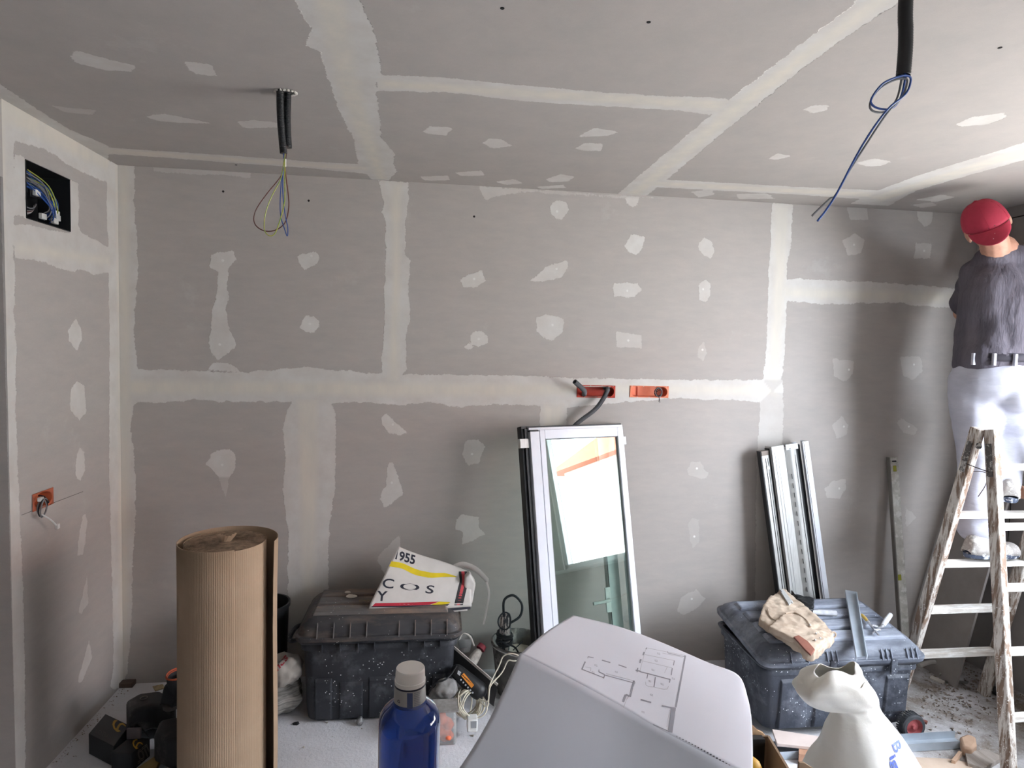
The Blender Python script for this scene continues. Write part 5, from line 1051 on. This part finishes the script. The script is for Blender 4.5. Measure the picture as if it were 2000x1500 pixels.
for i, (s, q) in enumerate(zip(S_, S2)):
    f = i/len(S_); amp = .035 if i < 30 else .018; o_ = []
    for k in range(NN):
        a = 2*PI*k/NN; w_ = 1+amp*math.sin(5*a+i*.12)+amp*.7*math.sin(9*a-i*.2+1)+amp*.5*mnoise.noise(Vector((math.cos(a)*2, math.sin(a)*2, i*.25)))*2
        sup = lambda c_: math.copysign(abs(c_)**.85, c_)
        tilt = (.10*math.cos(a)*s[2] if i < 24 else 0)
        o_.append((s[0]+s[2]*sup(math.cos(a))*w_, SY+q[0]*sup(math.sin(a))*w_, max(.003, s[1]+tilt+(.012*math.sin(3*a+1) if i < 8 else 0))))
    secs.append(o_)
pp = mat('white_woven_sack', (236, 234, 228), (226, 223, 214), rough=.45, spec=.5, scale=7, bump=.002, bscale=14)
b = MB(); loft(b, secs, False, True); sk = b.build('sack_body', pp, t, smooth=70, solid=.0015)
tree = bvh(sk); blue = mat('blue_sack_print', (86, 108, 196), (108, 128, 208), rough=.5, scale=160)
letters(tree, 'iga', 1, (1737, 1478), (15, 41), (16, -11), .0015, .02).build('printed_lettering', blue, t, smooth=0)
letters(tree, 'B', 1, (1741, 1452), (14, 36), (20, -14), .0015, .02).build('printed_lettering', blue, t, smooth=0)
# ================================================================== work table with bottle, plan, cartons (near the camera)
TZ = .90; t = thing('work_table', 'plywood work table under the blue water bottle and the floor plan', 'table', (.4, .72, 0))
b = MB(); b.box((.21, .66, TZ-.02), (.86, .78, .036)); b.build('table_top', mat('plywood', (170, 140, 104), (150, 120, 88), rough=.8, stretch=(.4, 4, 1)), t, bevel=.002)
for sx in (-.18, .6):
    for sy in (.32, 1.0):
        b = MB(); b.box((sx, sy, (TZ-.038)/2), (.05, .05, TZ-.038)); b.build('leg', wood, t)
BY = .9; bx = at(800, 1400, 'y', BY).x; zc = lambda py: at(800, py, 'y', BY-.02).z
t = thing('water_bottle', 'blue plastic water bottle with white cap at the bottom centre', 'bottle', (bx, BY, TZ))
blueb = bpy.data.materials.new('blue_bottle_plastic'); blueb.use_nodes = True; nt = blueb.node_tree; B_ = nt.nodes['Principled BSDF']
B_.inputs['Base Color'].default_value = srgb((38, 72, 158)); B_.inputs['Roughness'].default_value = .06; B_.inputs['Transmission Weight'].default_value = .55; B_.inputs['IOR'].default_value = 1.4; B_.inputs['Coat Weight'].default_value = .6; B_.inputs['Coat Roughness'].default_value = .05
zs = zc(1392); b = MB()
zt_ = zc(1346)
b.lathe([(.038, TZ+.001), (.043, TZ+.006), (.0445, TZ+.02), (.0445, TZ+.06), (.0435, TZ+.065), (.0445, TZ+.07), (.0448, zs-.03), (.0445, zs-.022), (.0425, zs-.012), (.037, zs-.003), (.029, zs+.004), (.0235, zs+.009), (.0215, zs+.013), (.0205, zt_), (.0195, zt_+.004)], 64, (bx, BY, 0)); bt = b.build('bottle_body', blueb, t, smooth=60)
b = MB(); b.lathe([(.0236, zs+.004), (.0232, zs+.012), (.0222, zt_-.003), (.0208, zt_-.002)], 48, (bx, BY, 0), cap=False); lbl = b.build('neck_label', mat('silver_grey_label', (168, 168, 166), (158, 158, 156), rough=.45, metal=.2, scale=6), t, smooth=60)
ct = zc(1317); b = MB(); N = 96; secs = []
for z_, r, rib in ((zt_-.001, .0222, 0), (zt_+.005, .0224, 0), (zt_+.0055, .0214, 0), (zt_+.0062, .0212, 1), (ct-.007, .0209, 1), (ct-.002, .0209, 0), (ct-.0012, .0207, 0), (ct, .0199, 0)):
    secs.append([(bx+(r+.00035*rib*(k % 2))*math.cos(2*PI*k/N), BY+(r+.00035*rib*(k % 2))*math.sin(2*PI*k/N), z_) for k in range(N)])
loft(b, secs); b.build('cap', mat('white_cap', (238, 237, 232), (234, 232, 228), rough=.4), t, smooth=22)
b = MB(); b.lathe([(.0205, zt_-.004), (.0228, zt_-.003), (.0228, zt_-.001), (.0205, zt_)], 40, (bx, BY, 0)); b.build('neck_ring', mat('dark_blue', (22, 26, 48), rough=.3), t)
tree = bvh(lbl); ink2 = mat('label_print', (74, 88, 128), rough=.5)
strip_between('barcode_panel', ink2, [(795, 1354), (801, 1354), (806, 1354)], [(795, 1385), (801, 1385), (806, 1385)], t, 4)
for k in range(9):
    strip_between('barcode_line', mat('silver_grey_label', (168, 168, 166)), [(796, 1357+k*3), (805, 1357+k*3)], [(796, 1358+k*3), (805, 1358+k*3)], t, 1) if False else None
for k in range(8): letters(tree, 'agua mineral'[k % 3:], 1, (809, 1355+k*3.4), (2.4, -.6), (0, -3), .0004).build('small_print', ink2, t, smooth=0)
letters(tree, 'G', 1, (776, 1372), (7, 2), (0, -8), .0004, .03).build('green_dot_mark', ink, t, smooth=0)
# plan on a tilted stack
paper = mat('white_plan_paper', (214, 217, 226), (209, 212, 221), rough=.75, scale=3, spec=.2, bump=.0012, bscale=7)
R0, T0, T1 = at(1015, 1278, 'y', .82), at(1120, 1200, 'y', 1.03), at(1440, 1314, 'y', .98); n_ = (T0-R0).cross(T1-R0).normalized(); n_ = n_ if n_.z > 0 else -n_
t = thing('floor_plan', 'large folded paper floor plan draped over a carton, with spiral binding', 'plan', (.35, .85, TZ))
ridge = [(1015, 1278), (1110, 1327), (1205, 1376), (1300, 1432), (1385, 1480), (1470, 1520)]; back = [(1120, 1200), (1200, 1222), (1290, 1255), (1380, 1291), (1437, 1314), (1462, 1352)]
def interp(L_, s):
    s *= len(L_)-1; j = min(int(s), len(L_)-2); f = s-j; return (L_[j][0]*(1-f)+L_[j+1][0]*f, L_[j][1]*(1-f)+L_[j+1][1]*f)
RIn = [pl(x, y, R0, n_) for x, y in ridge]; RIn = spline(RIn, 6); BKn = spline([pl(x, y, R0, n_) for x, y in back], 6)
def li(L_, s): s *= len(L_)-1; j = min(int(s), len(L_)-2); return L_[j].lerp(L_[j+1], s-j)
def topf(u_, v_):
    p = li(RIn, u_).lerp(li(BKn, u_), v_); bow = .012*math.sin(PI*v_)*(.4+.6*u_)+.0015*math.sin(9*u_+5*v_)
    if u_ > .86: bow -= .10*(u_-.86)**1.3*(0+v_)
    return p+n_*bow
b = MB(); b.grid(topf, 60, 30); tp = b.build('top_sheet', paper, t, smooth=60, solid=.0008)
dL, dR = at(862, 1550, 'y', .70)-R0, Vector((.02, -.13, -.16))
def front(u_, v_):
    p = Vector(topf(u_, 0))+n_*.0012; d = dL.lerp(dR, u_); q = p+d*v_; q.z = max(q.z, TZ+.002)
    return q+Vector((0, -.020*math.sin(PI*v_)*(1-.4*u_)+.002*math.sin(8*u_+3), 0))
b = MB(); b.grid(front, 50, 24); b.build('front_flap', paper, t, smooth=60, solid=.0008)
b = MB(); b.grid(lambda u_, v_: topf(.02+.96*u_, v_)-n_*(.006+.004*math.sin(PI*v_))+Vector((-.004, .006, 0)), 40, 20); b.build('under_sheet', paper, t, smooth=60, solid=.0008)
tree = bvh(tp); pi_ = mat('grey_plan_ink', (140, 142, 152), rough=.7); pd = mat('light_plan_ink', (170, 171, 178), rough=.7)
def zz(x, y): return (950+x/3.636, 1200+y/3.636)                # positions read on an enlarged detail of the photograph
def line(pts, w_, m=pi_, nm='plan_wall'):
    b = MB()
    for (a, c2) in zip(pts, pts[1:]):
        A_, C2 = zz(*a), zz(*c2); dx, dy = C2[0]-A_[0], C2[1]-A_[1]; L_ = math.hypot(dx, dy) or 1; nx, ny = -dy/L_*w_/2, dx/L_*w_/2
        m_ = max(1, int(L_/12))
        for k in range(m_):
            s0, s1 = k/m_, (k+1)/m_; P_ = []
            for s, sg in ((s0, 1), (s1, 1), (s1, -1), (s0, -1)): P_.append(hit(tree, A_[0]+dx*s+nx*sg, A_[1]+dy*s+ny*sg, .0007))
            if None not in P_: b.add(P_, [(0, 1, 2, 3)])
    if b.v: b.build(nm, m, t, smooth=0)
for pts, w_ in (([(1412, 292), (1345, 660)], 3.4), ([(1330, 660), (1305, 838)], 9), ([(1245, 648), (1340, 668)], 2.6), ([(720, 300), (762, 308)], 1.5), ([(722, 300), (720, 312)], 1.5), ([(820, 325), (880, 342)], 2), ([(938, 358), (995, 378)], 2),
                ([(702, 335), (678, 390)], 2.6), ([(675, 388), (835, 450)], 1.6), ([(840, 430), (832, 455)], 2), ([(838, 430), (1055, 488)], 1.6), ([(800, 408), (840, 428)], 2), ([(800, 392), (798, 410)], 1.5), ([(1048, 470), (1020, 580)], 4), ([(990, 570), (1028, 582)], 3), ([(990, 570), (952, 675)], 4.2),
                ([(950, 675), (1095, 742)], 1.4), ([(1185, 782), (1300, 832)], 1.6), ([(1095, 605), (1170, 626)], 2.8), ([(1060, 396), (1098, 406)], 2.6), ([(1075, 380), (1070, 410)], 2.2), ([(1098, 318), (1090, 345)], 3), ([(1120, 266), (1112, 290)], 2.6), ([(1140, 236), (1132, 248)], 2),
                ([(1285, 262), (1290, 275), (1405, 300)], 1.2), ([(1095, 408), (1145, 420), (1305, 462)], 2), ([(1320, 382), (1312, 432)], 2), ([(1335, 328), (1328, 362)], 1.8), ([(1200, 445), (1190, 515)], 2), ([(1305, 460), (1300, 485)], 2), ([(1145, 425), (1140, 455)], 1.6)): line(pts, w_)
for pts in ([(1140, 238), (1290, 268), (1415, 292)], [(1125, 285), (1335, 328)], [(1110, 330), (1320, 380)], [(1130, 250), (1090, 400)], [(1265, 415), (1285, 372)], [(705, 340), (690, 370)], [(700, 372), (742, 380), (740, 402)], [(970, 672), (1000, 590)], [(1300, 680), (1280, 800)],
            [(1000, 602), (1060, 480)], [(1130, 478), (1132, 500), (1150, 512), (1190, 516), (1260, 532), (1285, 530), (1293, 510)], [(850, 420), (1040, 470)], [(1250, 275), (1395, 305)]): line(pts, .7, pd, 'plan_line')
for x_, y_ in ((785, 358), (765, 408), (930, 405), (1212, 325), (1190, 390), (1168, 470), (1255, 492), (1335, 452), (1180, 568), (1120, 690), (1230, 275)):
    q = zz(x_, y_); letters(tree, '15.2', 1, (q[0]-5, q[1]+2), (3.4, .8), (-.6, -5), .0007, .02).build('plan_figure', pi_, t, smooth=0)
b = MB(); 
for k in range(26):
    s = k/25; x_, y_ = 1322+s*150, 1438+s*75+s*s*12; w2 = 1.0+2.0*s; P_ = [hit(tree, x_+dx, y_+dy, .0012) for dx, dy in ((-w2, -w2*.6), (w2, -w2*.4), (w2, w2), (-w2, w2*.8))]
    if None not in P_: b.add(P_, [(0, 1, 2, 3)])
if b.v: b.build('spiral_binding', ink, t, smooth=0)
# hidden carton carrying the plan, and the open carton at its right
b = MB(); b.box((.33, .885, TZ+.07), (.26, .13, .14)); o = b.build('cardboard_box', kraft, None, loc=(.33, .885, TZ)); tag(o, 'closed carton carrying the folded floor plan on the table', 'box')
t = thing('cardboard_box', 'open brown carton with a black panel and a yellow item, right of the plan', 'box', (.6, .93, TZ))
ez = at(1501, 1437, 'y', .98); e2 = at(1541, 1503, 'y', .86); e0 = at(1455, 1437, 'y', .985)
def panel(name, m, pts, th_=.004, par=t):
    b = MB(); b.add(pts, [tuple(range(len(pts)))]); return b.build(name, m, par, smooth=0, solid=th_, soff=0)
g = lambda p, z_: Vector((p.x, p.y, z_))
panel('side_wall', kraft, [ez, e2, g(e2, TZ+.002), g(ez, TZ+.002)]); panel('back_wall', kraft, [e0, ez, g(ez, TZ+.002), g(e0, TZ+.002)])
b = MB(); P0 = [at(1455, 1416, 'y', .995), at(1468, 1414, 'y', .995), at(1478, 1424, 'y', .995), at(1488, 1428, 'y', .995), at(1497, 1438, 'y', .99)]
b.add(P0+[g(p, p.z-.05) for p in P0], [(i, i+1, 6+i, 5+i) for i in range(4)]); b.build('torn_flap', mat('torn_card', (182, 150, 116), (160, 130, 98), rough=.9, stretch=(6, 1, 1), scale=30), t, solid=.006)
panel('black_panel', black, [at(1457, 1440, 'y', .96), at(1491, 1440, 'y', .96), g(at(1491, 1440, 'y', .96), TZ+.01), g(at(1457, 1440, 'y', .96), TZ+.01)], .012)
b = MB(); b.ball(tuple(at(1464, 1503, 'y', .9)), (.02, .02, .02), 14); o = b.build('yellow_glove', mat('yellow_rubber', (226, 176, 40), rough=.5), None, loc=at(1464, 1503, 'y', .9)); tag(o, 'yellow rounded item just showing inside the open carton', 'glove')
panel('front_flap', kraft, [at(1560, 1488, 'y', .84), at(1570, 1489, 'y', .84), at(1592, 1503, 'y', .84), at(1590, 1530, 'y', .84), at(1556, 1530, 'y', .84)])
#P4
# ================================================================== floor, right side
def floorp(px, py, z=0): return at(px, py, 'z', z)
a, e = floorp(1492, 1487), floorp(1890, 1462); dx = (e-a).normalized(); pr = Vector((-dx.y, dx.x, 0))
t = thing('metal_channel', 'long galvanised channel lying on floor in front of the wheeled chest', 'metal channel', a.lerp(e, .5))
b = MB(); b.bar(a+pr*.035+Vector((0, 0, .003)), e+pr*.035+Vector((0, 0, .003)), .07, .0015); b.build('web', galv, t, smooth=0)
for s in (0, .07):
    b = MB(); b.bar(a+pr*s+Vector((0, 0, .019)), e+pr*s+Vector((0, 0, .019)), .0015, .034); b.build('flange', galv, t, smooth=0)
pink = mat('pinkish_board_paper', (206, 190, 182), (196, 180, 172), rough=.85); gyp = mat('gypsum_edge', (226, 224, 222), rough=.9)
def pboard(name, label, cat, pts, z0, z1, m, bev=.001, loc=None):
    P_ = [at(x, y, 'z', z1) for x, y in pts]; c = sum(P_, Vector())/len(P_); b = MB(); b.prism([(p.x, p.y) for p in P_], z0, z1)
    b.f = [f if len(f) == len(P_) else f for f in b.f]; o = b.build(name, m, None, loc=(c.x, c.y, z0), bevel=bev, smooth=30); return tag(o, label, cat)
pts = [(1508, 1424), (1614, 1440), (1614, 1462), (1518, 1452)]
pboard('plasterboard_offcut', 'small pinkish plasterboard offcut on the floor left of the sack', 'plasterboard', pts, .045, .058, pink)
pboard('wood_block', 'wood block under the small pinkish plasterboard offcut', 'wood block', [(1560, 1462), (1600, 1466), (1600, 1476), (1560, 1473)], 0, .044, pk)
pboard('wood_block', 'rounded tan wood block at the right end of the long channel', 'wood block', [(1874, 1438), (1890, 1432), (1906, 1438), (1908, 1452), (1898, 1462), (1880, 1458)], 0, .045, mat('tan_wood', (190, 160, 136), (170, 140, 118), rough=.8), .01)
pboard('wooden_stick', 'short pale stick leaning under the channel end', 'stick', [(1872, 1466), (1880, 1468), (1866, 1486), (1858, 1484)], 0, .02, mat('tan_wood', (190, 160, 136)))
pboard('weathered_plank', 'grey weathered wooden plank on the floor right of the channel', 'wood panel', [(1885, 1470), (1925, 1462), (1958, 1478), (1922, 1500), (1890, 1490)], 0, .02, mat('weathered_wood', (166, 156, 148), (140, 130, 122), rough=.9, stretch=(6, .6, 1), scale=10))
pboard('cardboard_sheet', 'flat brown cardboard sheet on the floor, right of the sack', 'cardboard', [(1776, 1478), (1862, 1482), (1906, 1494), (1900, 1540), (1790, 1540)], 0, .006, mat('pale_cardboard', (196, 176, 158), (182, 162, 144), rough=.9))
rnd = random.Random(21); b = MB()
def chip(c, s):
    k = len(b.v); vs = [Vector((rnd.uniform(-1, 1), rnd.uniform(-1, 1), rnd.uniform(-.2, .9)))*s for _ in range(6)]
    bm = bmesh.new(); [bm.verts.new(v) for v in vs]; bmesh.ops.convex_hull(bm, input=bm.verts); mz = min(v.co.z for v in bm.verts)
    bm.verts.index_update(); b.add([v.co+Vector((c[0], c[1], c[2]-mz)) for v in bm.verts], [tuple(v.index for v in f.verts) for f in bm.faces]); bm.free()
for k in range(620):
    px, py = rnd.gauss(1870, 55), rnd.gauss(1345, 48)
    if not (1800 < px < 1999 and 1285 < py < 1480): continue
    p = floorp(px, py)
    if p.x > XR-.04 or p.y > D-.04: continue
    chip(p, rnd.choice((.004, .005, .007, .010)))
for k in range(160):
    y_ = rnd.uniform(1.9, 3.1); chip((XR-.02-abs(rnd.gauss(0, .05)), y_, 0), rnd.choice((.004, .006)))
for k in range(90):
    y_ = rnd.uniform(2.6, 3.15); chip((XL+.008+abs(rnd.gauss(0, .02)), y_, 0), rnd.choice((.002, .003, .004)))
o = b.build('rubble', mat('plaster_rubble', (150, 138, 126), (112, 98, 88), rough=.95, scale=30), None, loc=(2.5, 2.7, 0), smooth=0); tag(o, 'scattered plaster crumbs and dirt on the floor around the ladder', 'rubble', kind='stuff')
for k, (px, py, s) in enumerate(((592, 1462, .010), (640, 1412, .007), (650, 1440, .006), (922, 1438, .012), (708, 1424, .006), (860, 1430, .006))):
    b = MB(); p = floorp(px, py); chip(p, s); o = b.build('plaster_crumb', mat('plaster_lump', (200, 192, 178)), None, loc=p, smooth=0); tag(o, 'white plaster crumb on the bare floor near the blue bottle', 'plaster crumb', 'plaster crumbs on the open floor')
b = MB()
p0 = [floorp(1795, 1300, .05), floorp(1822, 1293, .06), floorp(1838, 1302, .04), floorp(1840, 1320, .015)]
b.tube(spline(p0), .012, 10); o = b.build('bent_pipe', mat('dusty_pipe', (176, 172, 166), rough=.8), None, loc=floorp(1830, 1320)); tag(o, 'short bent white pipe on the floor under the ladder', 'pipe')
for k, (l, lab) in enumerate((([(1818, 1318), (1845, 1330), (1843, 1334), (1816, 1324)], 'pale splintered lath on the floor behind the wheeled chest'), ([(1846, 1328), (1892, 1330), (1890, 1333), (1846, 1332)], 'thin dark splinter on the floor under the lowest rear rung'), ([(1790, 1400), (1812, 1408), (1810, 1412), (1790, 1405)], 'reddish brick splinter on the floor right of the wheel'))):
    pboard('splinter', lab, 'splinter', l, 0, .008, (mat('pale_edge', (206, 200, 190)), mat('dark_alu', (84, 82, 78)), mat('brick_red', (140, 84, 74), rough=.9))[k], 0)
b = MB(); q = floorp(1952, 1352, .02); b.ball(tuple(q), (.03, .03, .022), 10); o = b.build('rag', mat('dark_cloth', (62, 60, 60), rough=.95), None, loc=(q.x, q.y, 0), disp=.03, dscale=.02, sub=1); tag(o, 'small dark crumpled rag on the floor at the right wall', 'rag')
# ================================================================== left floor group
def pbox(name, label, cat, a, bb, cc_, zt_, m, z0=0, bev=.002):
    A_, B2, C2 = at(*a, 'z', zt_), at(*bb, 'z', zt_), at(*cc_, 'z', zt_); D2 = B2+C2-A_
    t = thing(name, label, cat, ((A_.x+D2.x)/2, (A_.y+D2.y)/2, z0)); b = MB(); b.prism([(p.x, p.y) for p in (A_, B2, D2, C2)], z0, zt_); o = b.build('carton', m, t, bevel=bev, smooth=30); return t, o
blk = mat('black_printed_carton', (34, 36, 38), (28, 30, 31), rough=.45, scale=6); gold = mat('gold_print', (196, 152, 52), rough=.5); gry = mat('grey_outline_print', (128, 124, 116), rough=.6)
def swoosh(tree_, ox, oy, sc, t_):
    f = lambda L_: [(ox+x*sc, oy+y*sc+x*sc*.45) for x, y in L_]
    strip_between('gold_emblem', gold, f([(2, 0), (-9, 8), (-12, 18), (-9, 28), (0, 33), (9, 26)]), f([(5, 1), (-4, 9), (-7, 18), (-5, 24), (0, 26), (4, 25)]), t_, 12, tree_)
    strip_between('gold_emblem', gold, f([(22, 7), (14, 3), (6, 8), (0, 18), (-3, 27)]), f([(20, 10), (13, 8), (8, 12), (4, 20), (2, 28)]), t_, 10, tree_)
t, o = pbox('small_carton', 'black carton with gold emblem, left one of the pair on the floor', 'carton', (173, 1433), (222, 1458), (206, 1394), .085, blk)
tr = bvh(o); swoosh(tr, 229, 1404, .8, t); letters(tr, 'LOTU', 1, (185, 1430), (9, 4.2), (6, -11), .001).build('dull_lettering', mat('dull_print', (64, 62, 58), rough=.5), t, smooth=0)
t, o = pbox('small_carton', 'black carton marked LOTU with gold emblem, right one of the pair', 'carton', (256, 1473), (217, 1469), (293, 1442), .075, blk)
tr = bvh(o); swoosh(tr, 266, 1443, .62, t); L1 = letters(tr, 'LOTU', 1, (268, 1493), (12.5, -10), (-11, -27), .001, .03); L1.build('lettering', gry, t, smooth=0)
letters(tr, 'LOTU', 1, (268, 1493), (12.5, -10), (-11, -27), .0016, -.02).build('lettering_core', blk, t, smooth=0)
pboard('cardboard_tray', 'small tan cardboard tray under the right black carton', 'tray', [(268, 1500), (312, 1470), (318, 1474), (300, 1510), (270, 1520)], 0, .02, mat('tan_card', (160, 138, 88), rough=.9))
dkt = mat('dusty_black_tool', (50, 50, 50), (36, 36, 37), rough=.6, scale=8, smear=(92, 90, 86), smear_s=9)
def blob(name, label, cat, items, m, rem=.008, disp=.0, ds=.05):
    b = MB()
    for c, r in items: b.ball(c, r, 16)
    c = items[0][0]; o = b.build(name, m, None, loc=(c[0], c[1], 0), rem=rem, disp=disp, dscale=ds); return tag(o, label, cat)
c1 = floorp(282, 1400); t = thing('knee_pad', 'large angular black knee pad with a grey ring, behind the black cartons', 'knee pad', (c1.x, c1.y, 0))
b = MB(); Z1 = .17; top = [at(x, y, 'z', Z1) for x, y in ((246, 1368), (272, 1353), (312, 1348), (345, 1362), (340, 1378), (296, 1376), (268, 1386), (252, 1398))]
b.prism([(p.x, p.y) for p in top], .06, Z1); kp = b.build('shell', dkt, t, bevel=.014, seg=3)
b = MB(); b.prism([((p.x-c1.x)*.9+c1.x, (p.y-c1.y)*.9+c1.y+.01) for p in top], .0, .065); b.build('padding', black, t, bevel=.01)
q = at(281, 1363, 'z', Z1+.003); b = MB(); b.tube([q+Vector((.013*math.cos(a), .013*math.sin(a), 0)) for a in [2*PI*i/18 for i in range(18)]], .0022, 6, closed=True); b.build('ring', gry, t)
b = MB(); slab(b, [(298, 1340), (318, 1336), (322, 1343), (303, 1349)], Vector((0, 0, .16)), Vector((0, 0, 1)), 0, .004)
for k in range(6): pass
b.build('strap', mat('beige_strap', (176, 160, 124), (110, 92, 66), rough=.8, scale=90, stretch=(4, .2, 1)), t)
c2 = floorp(330, 1465); t = thing('knee_pad', 'second black knee pad, right beside the cardboard roll', 'knee pad', (c2.x, c2.y, 0))
b = MB(); top = [at(x, y, 'z', .15) for x, y in ((300, 1432), (312, 1405), (345, 1398), (372, 1405), (372, 1440), (330, 1446))]; b.prism([(p.x, p.y) for p in top], .03, .15); b.build('shell', dkt, t, bevel=.016, seg=3)
b = MB(); b.prism([((p.x-c2.x)*.85+c2.x, (p.y-c2.y)*.85+c2.y+.02) for p in top], 0, .035); b.build('padding', black, t, bevel=.008)
b = MB(); a_ = at(240, 1425, 'z', .09); e_ = at(290, 1440, 'z', .05)
b = MB(); P_ = at(262, 1432, 'z', .1); b.box((P_.x, P_.y, .1), (.055, .012, .045)); o = b.build('paper_tag', mat('grey_tag', (120, 112, 114), rough=.7), None, loc=(P_.x, P_.y, .09), bevel=.004); tag(o, 'small grey tag lying on the left black carton', 'tag')
ribbon('strap_end', [at(262, 1412, 'z', .11), at(275, 1420, 'z', .1), at(292, 1440, 'z', .05)], (.02, -.03, 0), dkt, t)
bootm = mat('dark_boot', (44, 44, 46), (34, 34, 36), rough=.7); bsole = mat('grey_boot_sole', (92, 88, 84), (76, 72, 68), rough=.8)
for k, (px, py, lab) in enumerate(((322, 1392, 'dark ankle boot with orange lining, left one of the pair by the roll'), (352, 1412, 'dark ankle boot with orange lining, partly hidden behind the cardboard roll'))):
    z_ = .175 if k == 0 else .155; h = at(px, py, 'z', z_)+Vector((.03*k, -.03*k, 0)); t = thing('work_boot', lab, 'boot', (h.x, h.y, z_))
    shoe(t, (h.x, h.y, z_), (h.x+.10, h.y+.24, z_), (0, 0, 1), bootm, bsole)
    b = MB(); b.lathe([(.036, 0), (.037, .05), (.040, .085)], 20, (h.x+.03, h.y+.05, z_+.05), cap=False, sy=1.25); b.build('ankle_collar', bootm, t, solid=.004)
    b = MB(); b.lathe([(.037, .0), (.043, .004), (.040, .010), (.034, .0)], 20, (h.x+.03, h.y+.05, z_+.13), cap=False, sy=1.25); b.build('orange_lining', mat('orange_lining', (196, 92, 58), rough=.8), t)
b = MB(); q = floorp(243, 1336); b.box((q.x+.02, q.y-.02, .012), (.07, .04, .024)); o = b.build('cardboard_scrap', mat('brown_scrap', (92, 76, 66), rough=.9), None, loc=(q.x, q.y, 0), bevel=.003); tag(o, 'crumpled brown scrap in the left corner of the room', 'scrap')
# behind the roll, left of the chest
t = thing('black_bucket', 'tall black bucket half hidden behind the cardboard roll', 'bucket', (-.72, 3.03, 0)); cbk = at(538, 1176, 'y', 3.03)
b = MB(); zb = cbk.z; b.lathe([(.085, 0), (.09, .02), (.105, zb-.02), (.112, zb-.018), (.112, zb), (.104, zb), (.1, zb-.03), (.08, .02)], 36, (cbk.x-.045, 3.03, 0)); b.build('bucket_body', black, t)
cem = mat('dusty_paper_sack', (156, 150, 142), (128, 122, 116), rough=.9, scale=8, bump=.002, bscale=20)
b = MB(); Pb = at(535, 1310, 'y', 2.84); capsule(b, (Pb.x-.10, 2.84, Pb.z-.02), (Pb.x+.05, 2.84, Pb.z+.0), .08, .07); 
t = thing('cement_bag', 'crumpled grey paper bag with red lettering left of the tool chest', 'bag', (Pb.x, 2.9, Pb.z-.1)); o = b.build('bag_body', cem, t, rem=.008, disp=.07, dscale=.06)
tr = bvh(o); L2 = letters(tr, 'nus', 1, (541, 1312), (16, -19), (-10, -16), .002, .03); L2.build('red_lettering', mat('red_bag_print', (150, 48, 58), rough=.8), t, smooth=0)
b = MB(); capsule(b, (Pb.x-.12, 2.82, .075), (Pb.x+.05, 2.88, .085), .075, .07); o = b.build('ribbed_sack', mat('ribbed_grey_sack', (140, 136, 130), (84, 82, 78), rough=.9, scale=30, stretch=(.3, .3, 5)), None, loc=(Pb.x, 2.85, 0), rem=.008, disp=.06, dscale=.07)
tag(o, 'grey ribbed sack lying on floor under the bag with red lettering', 'sack')
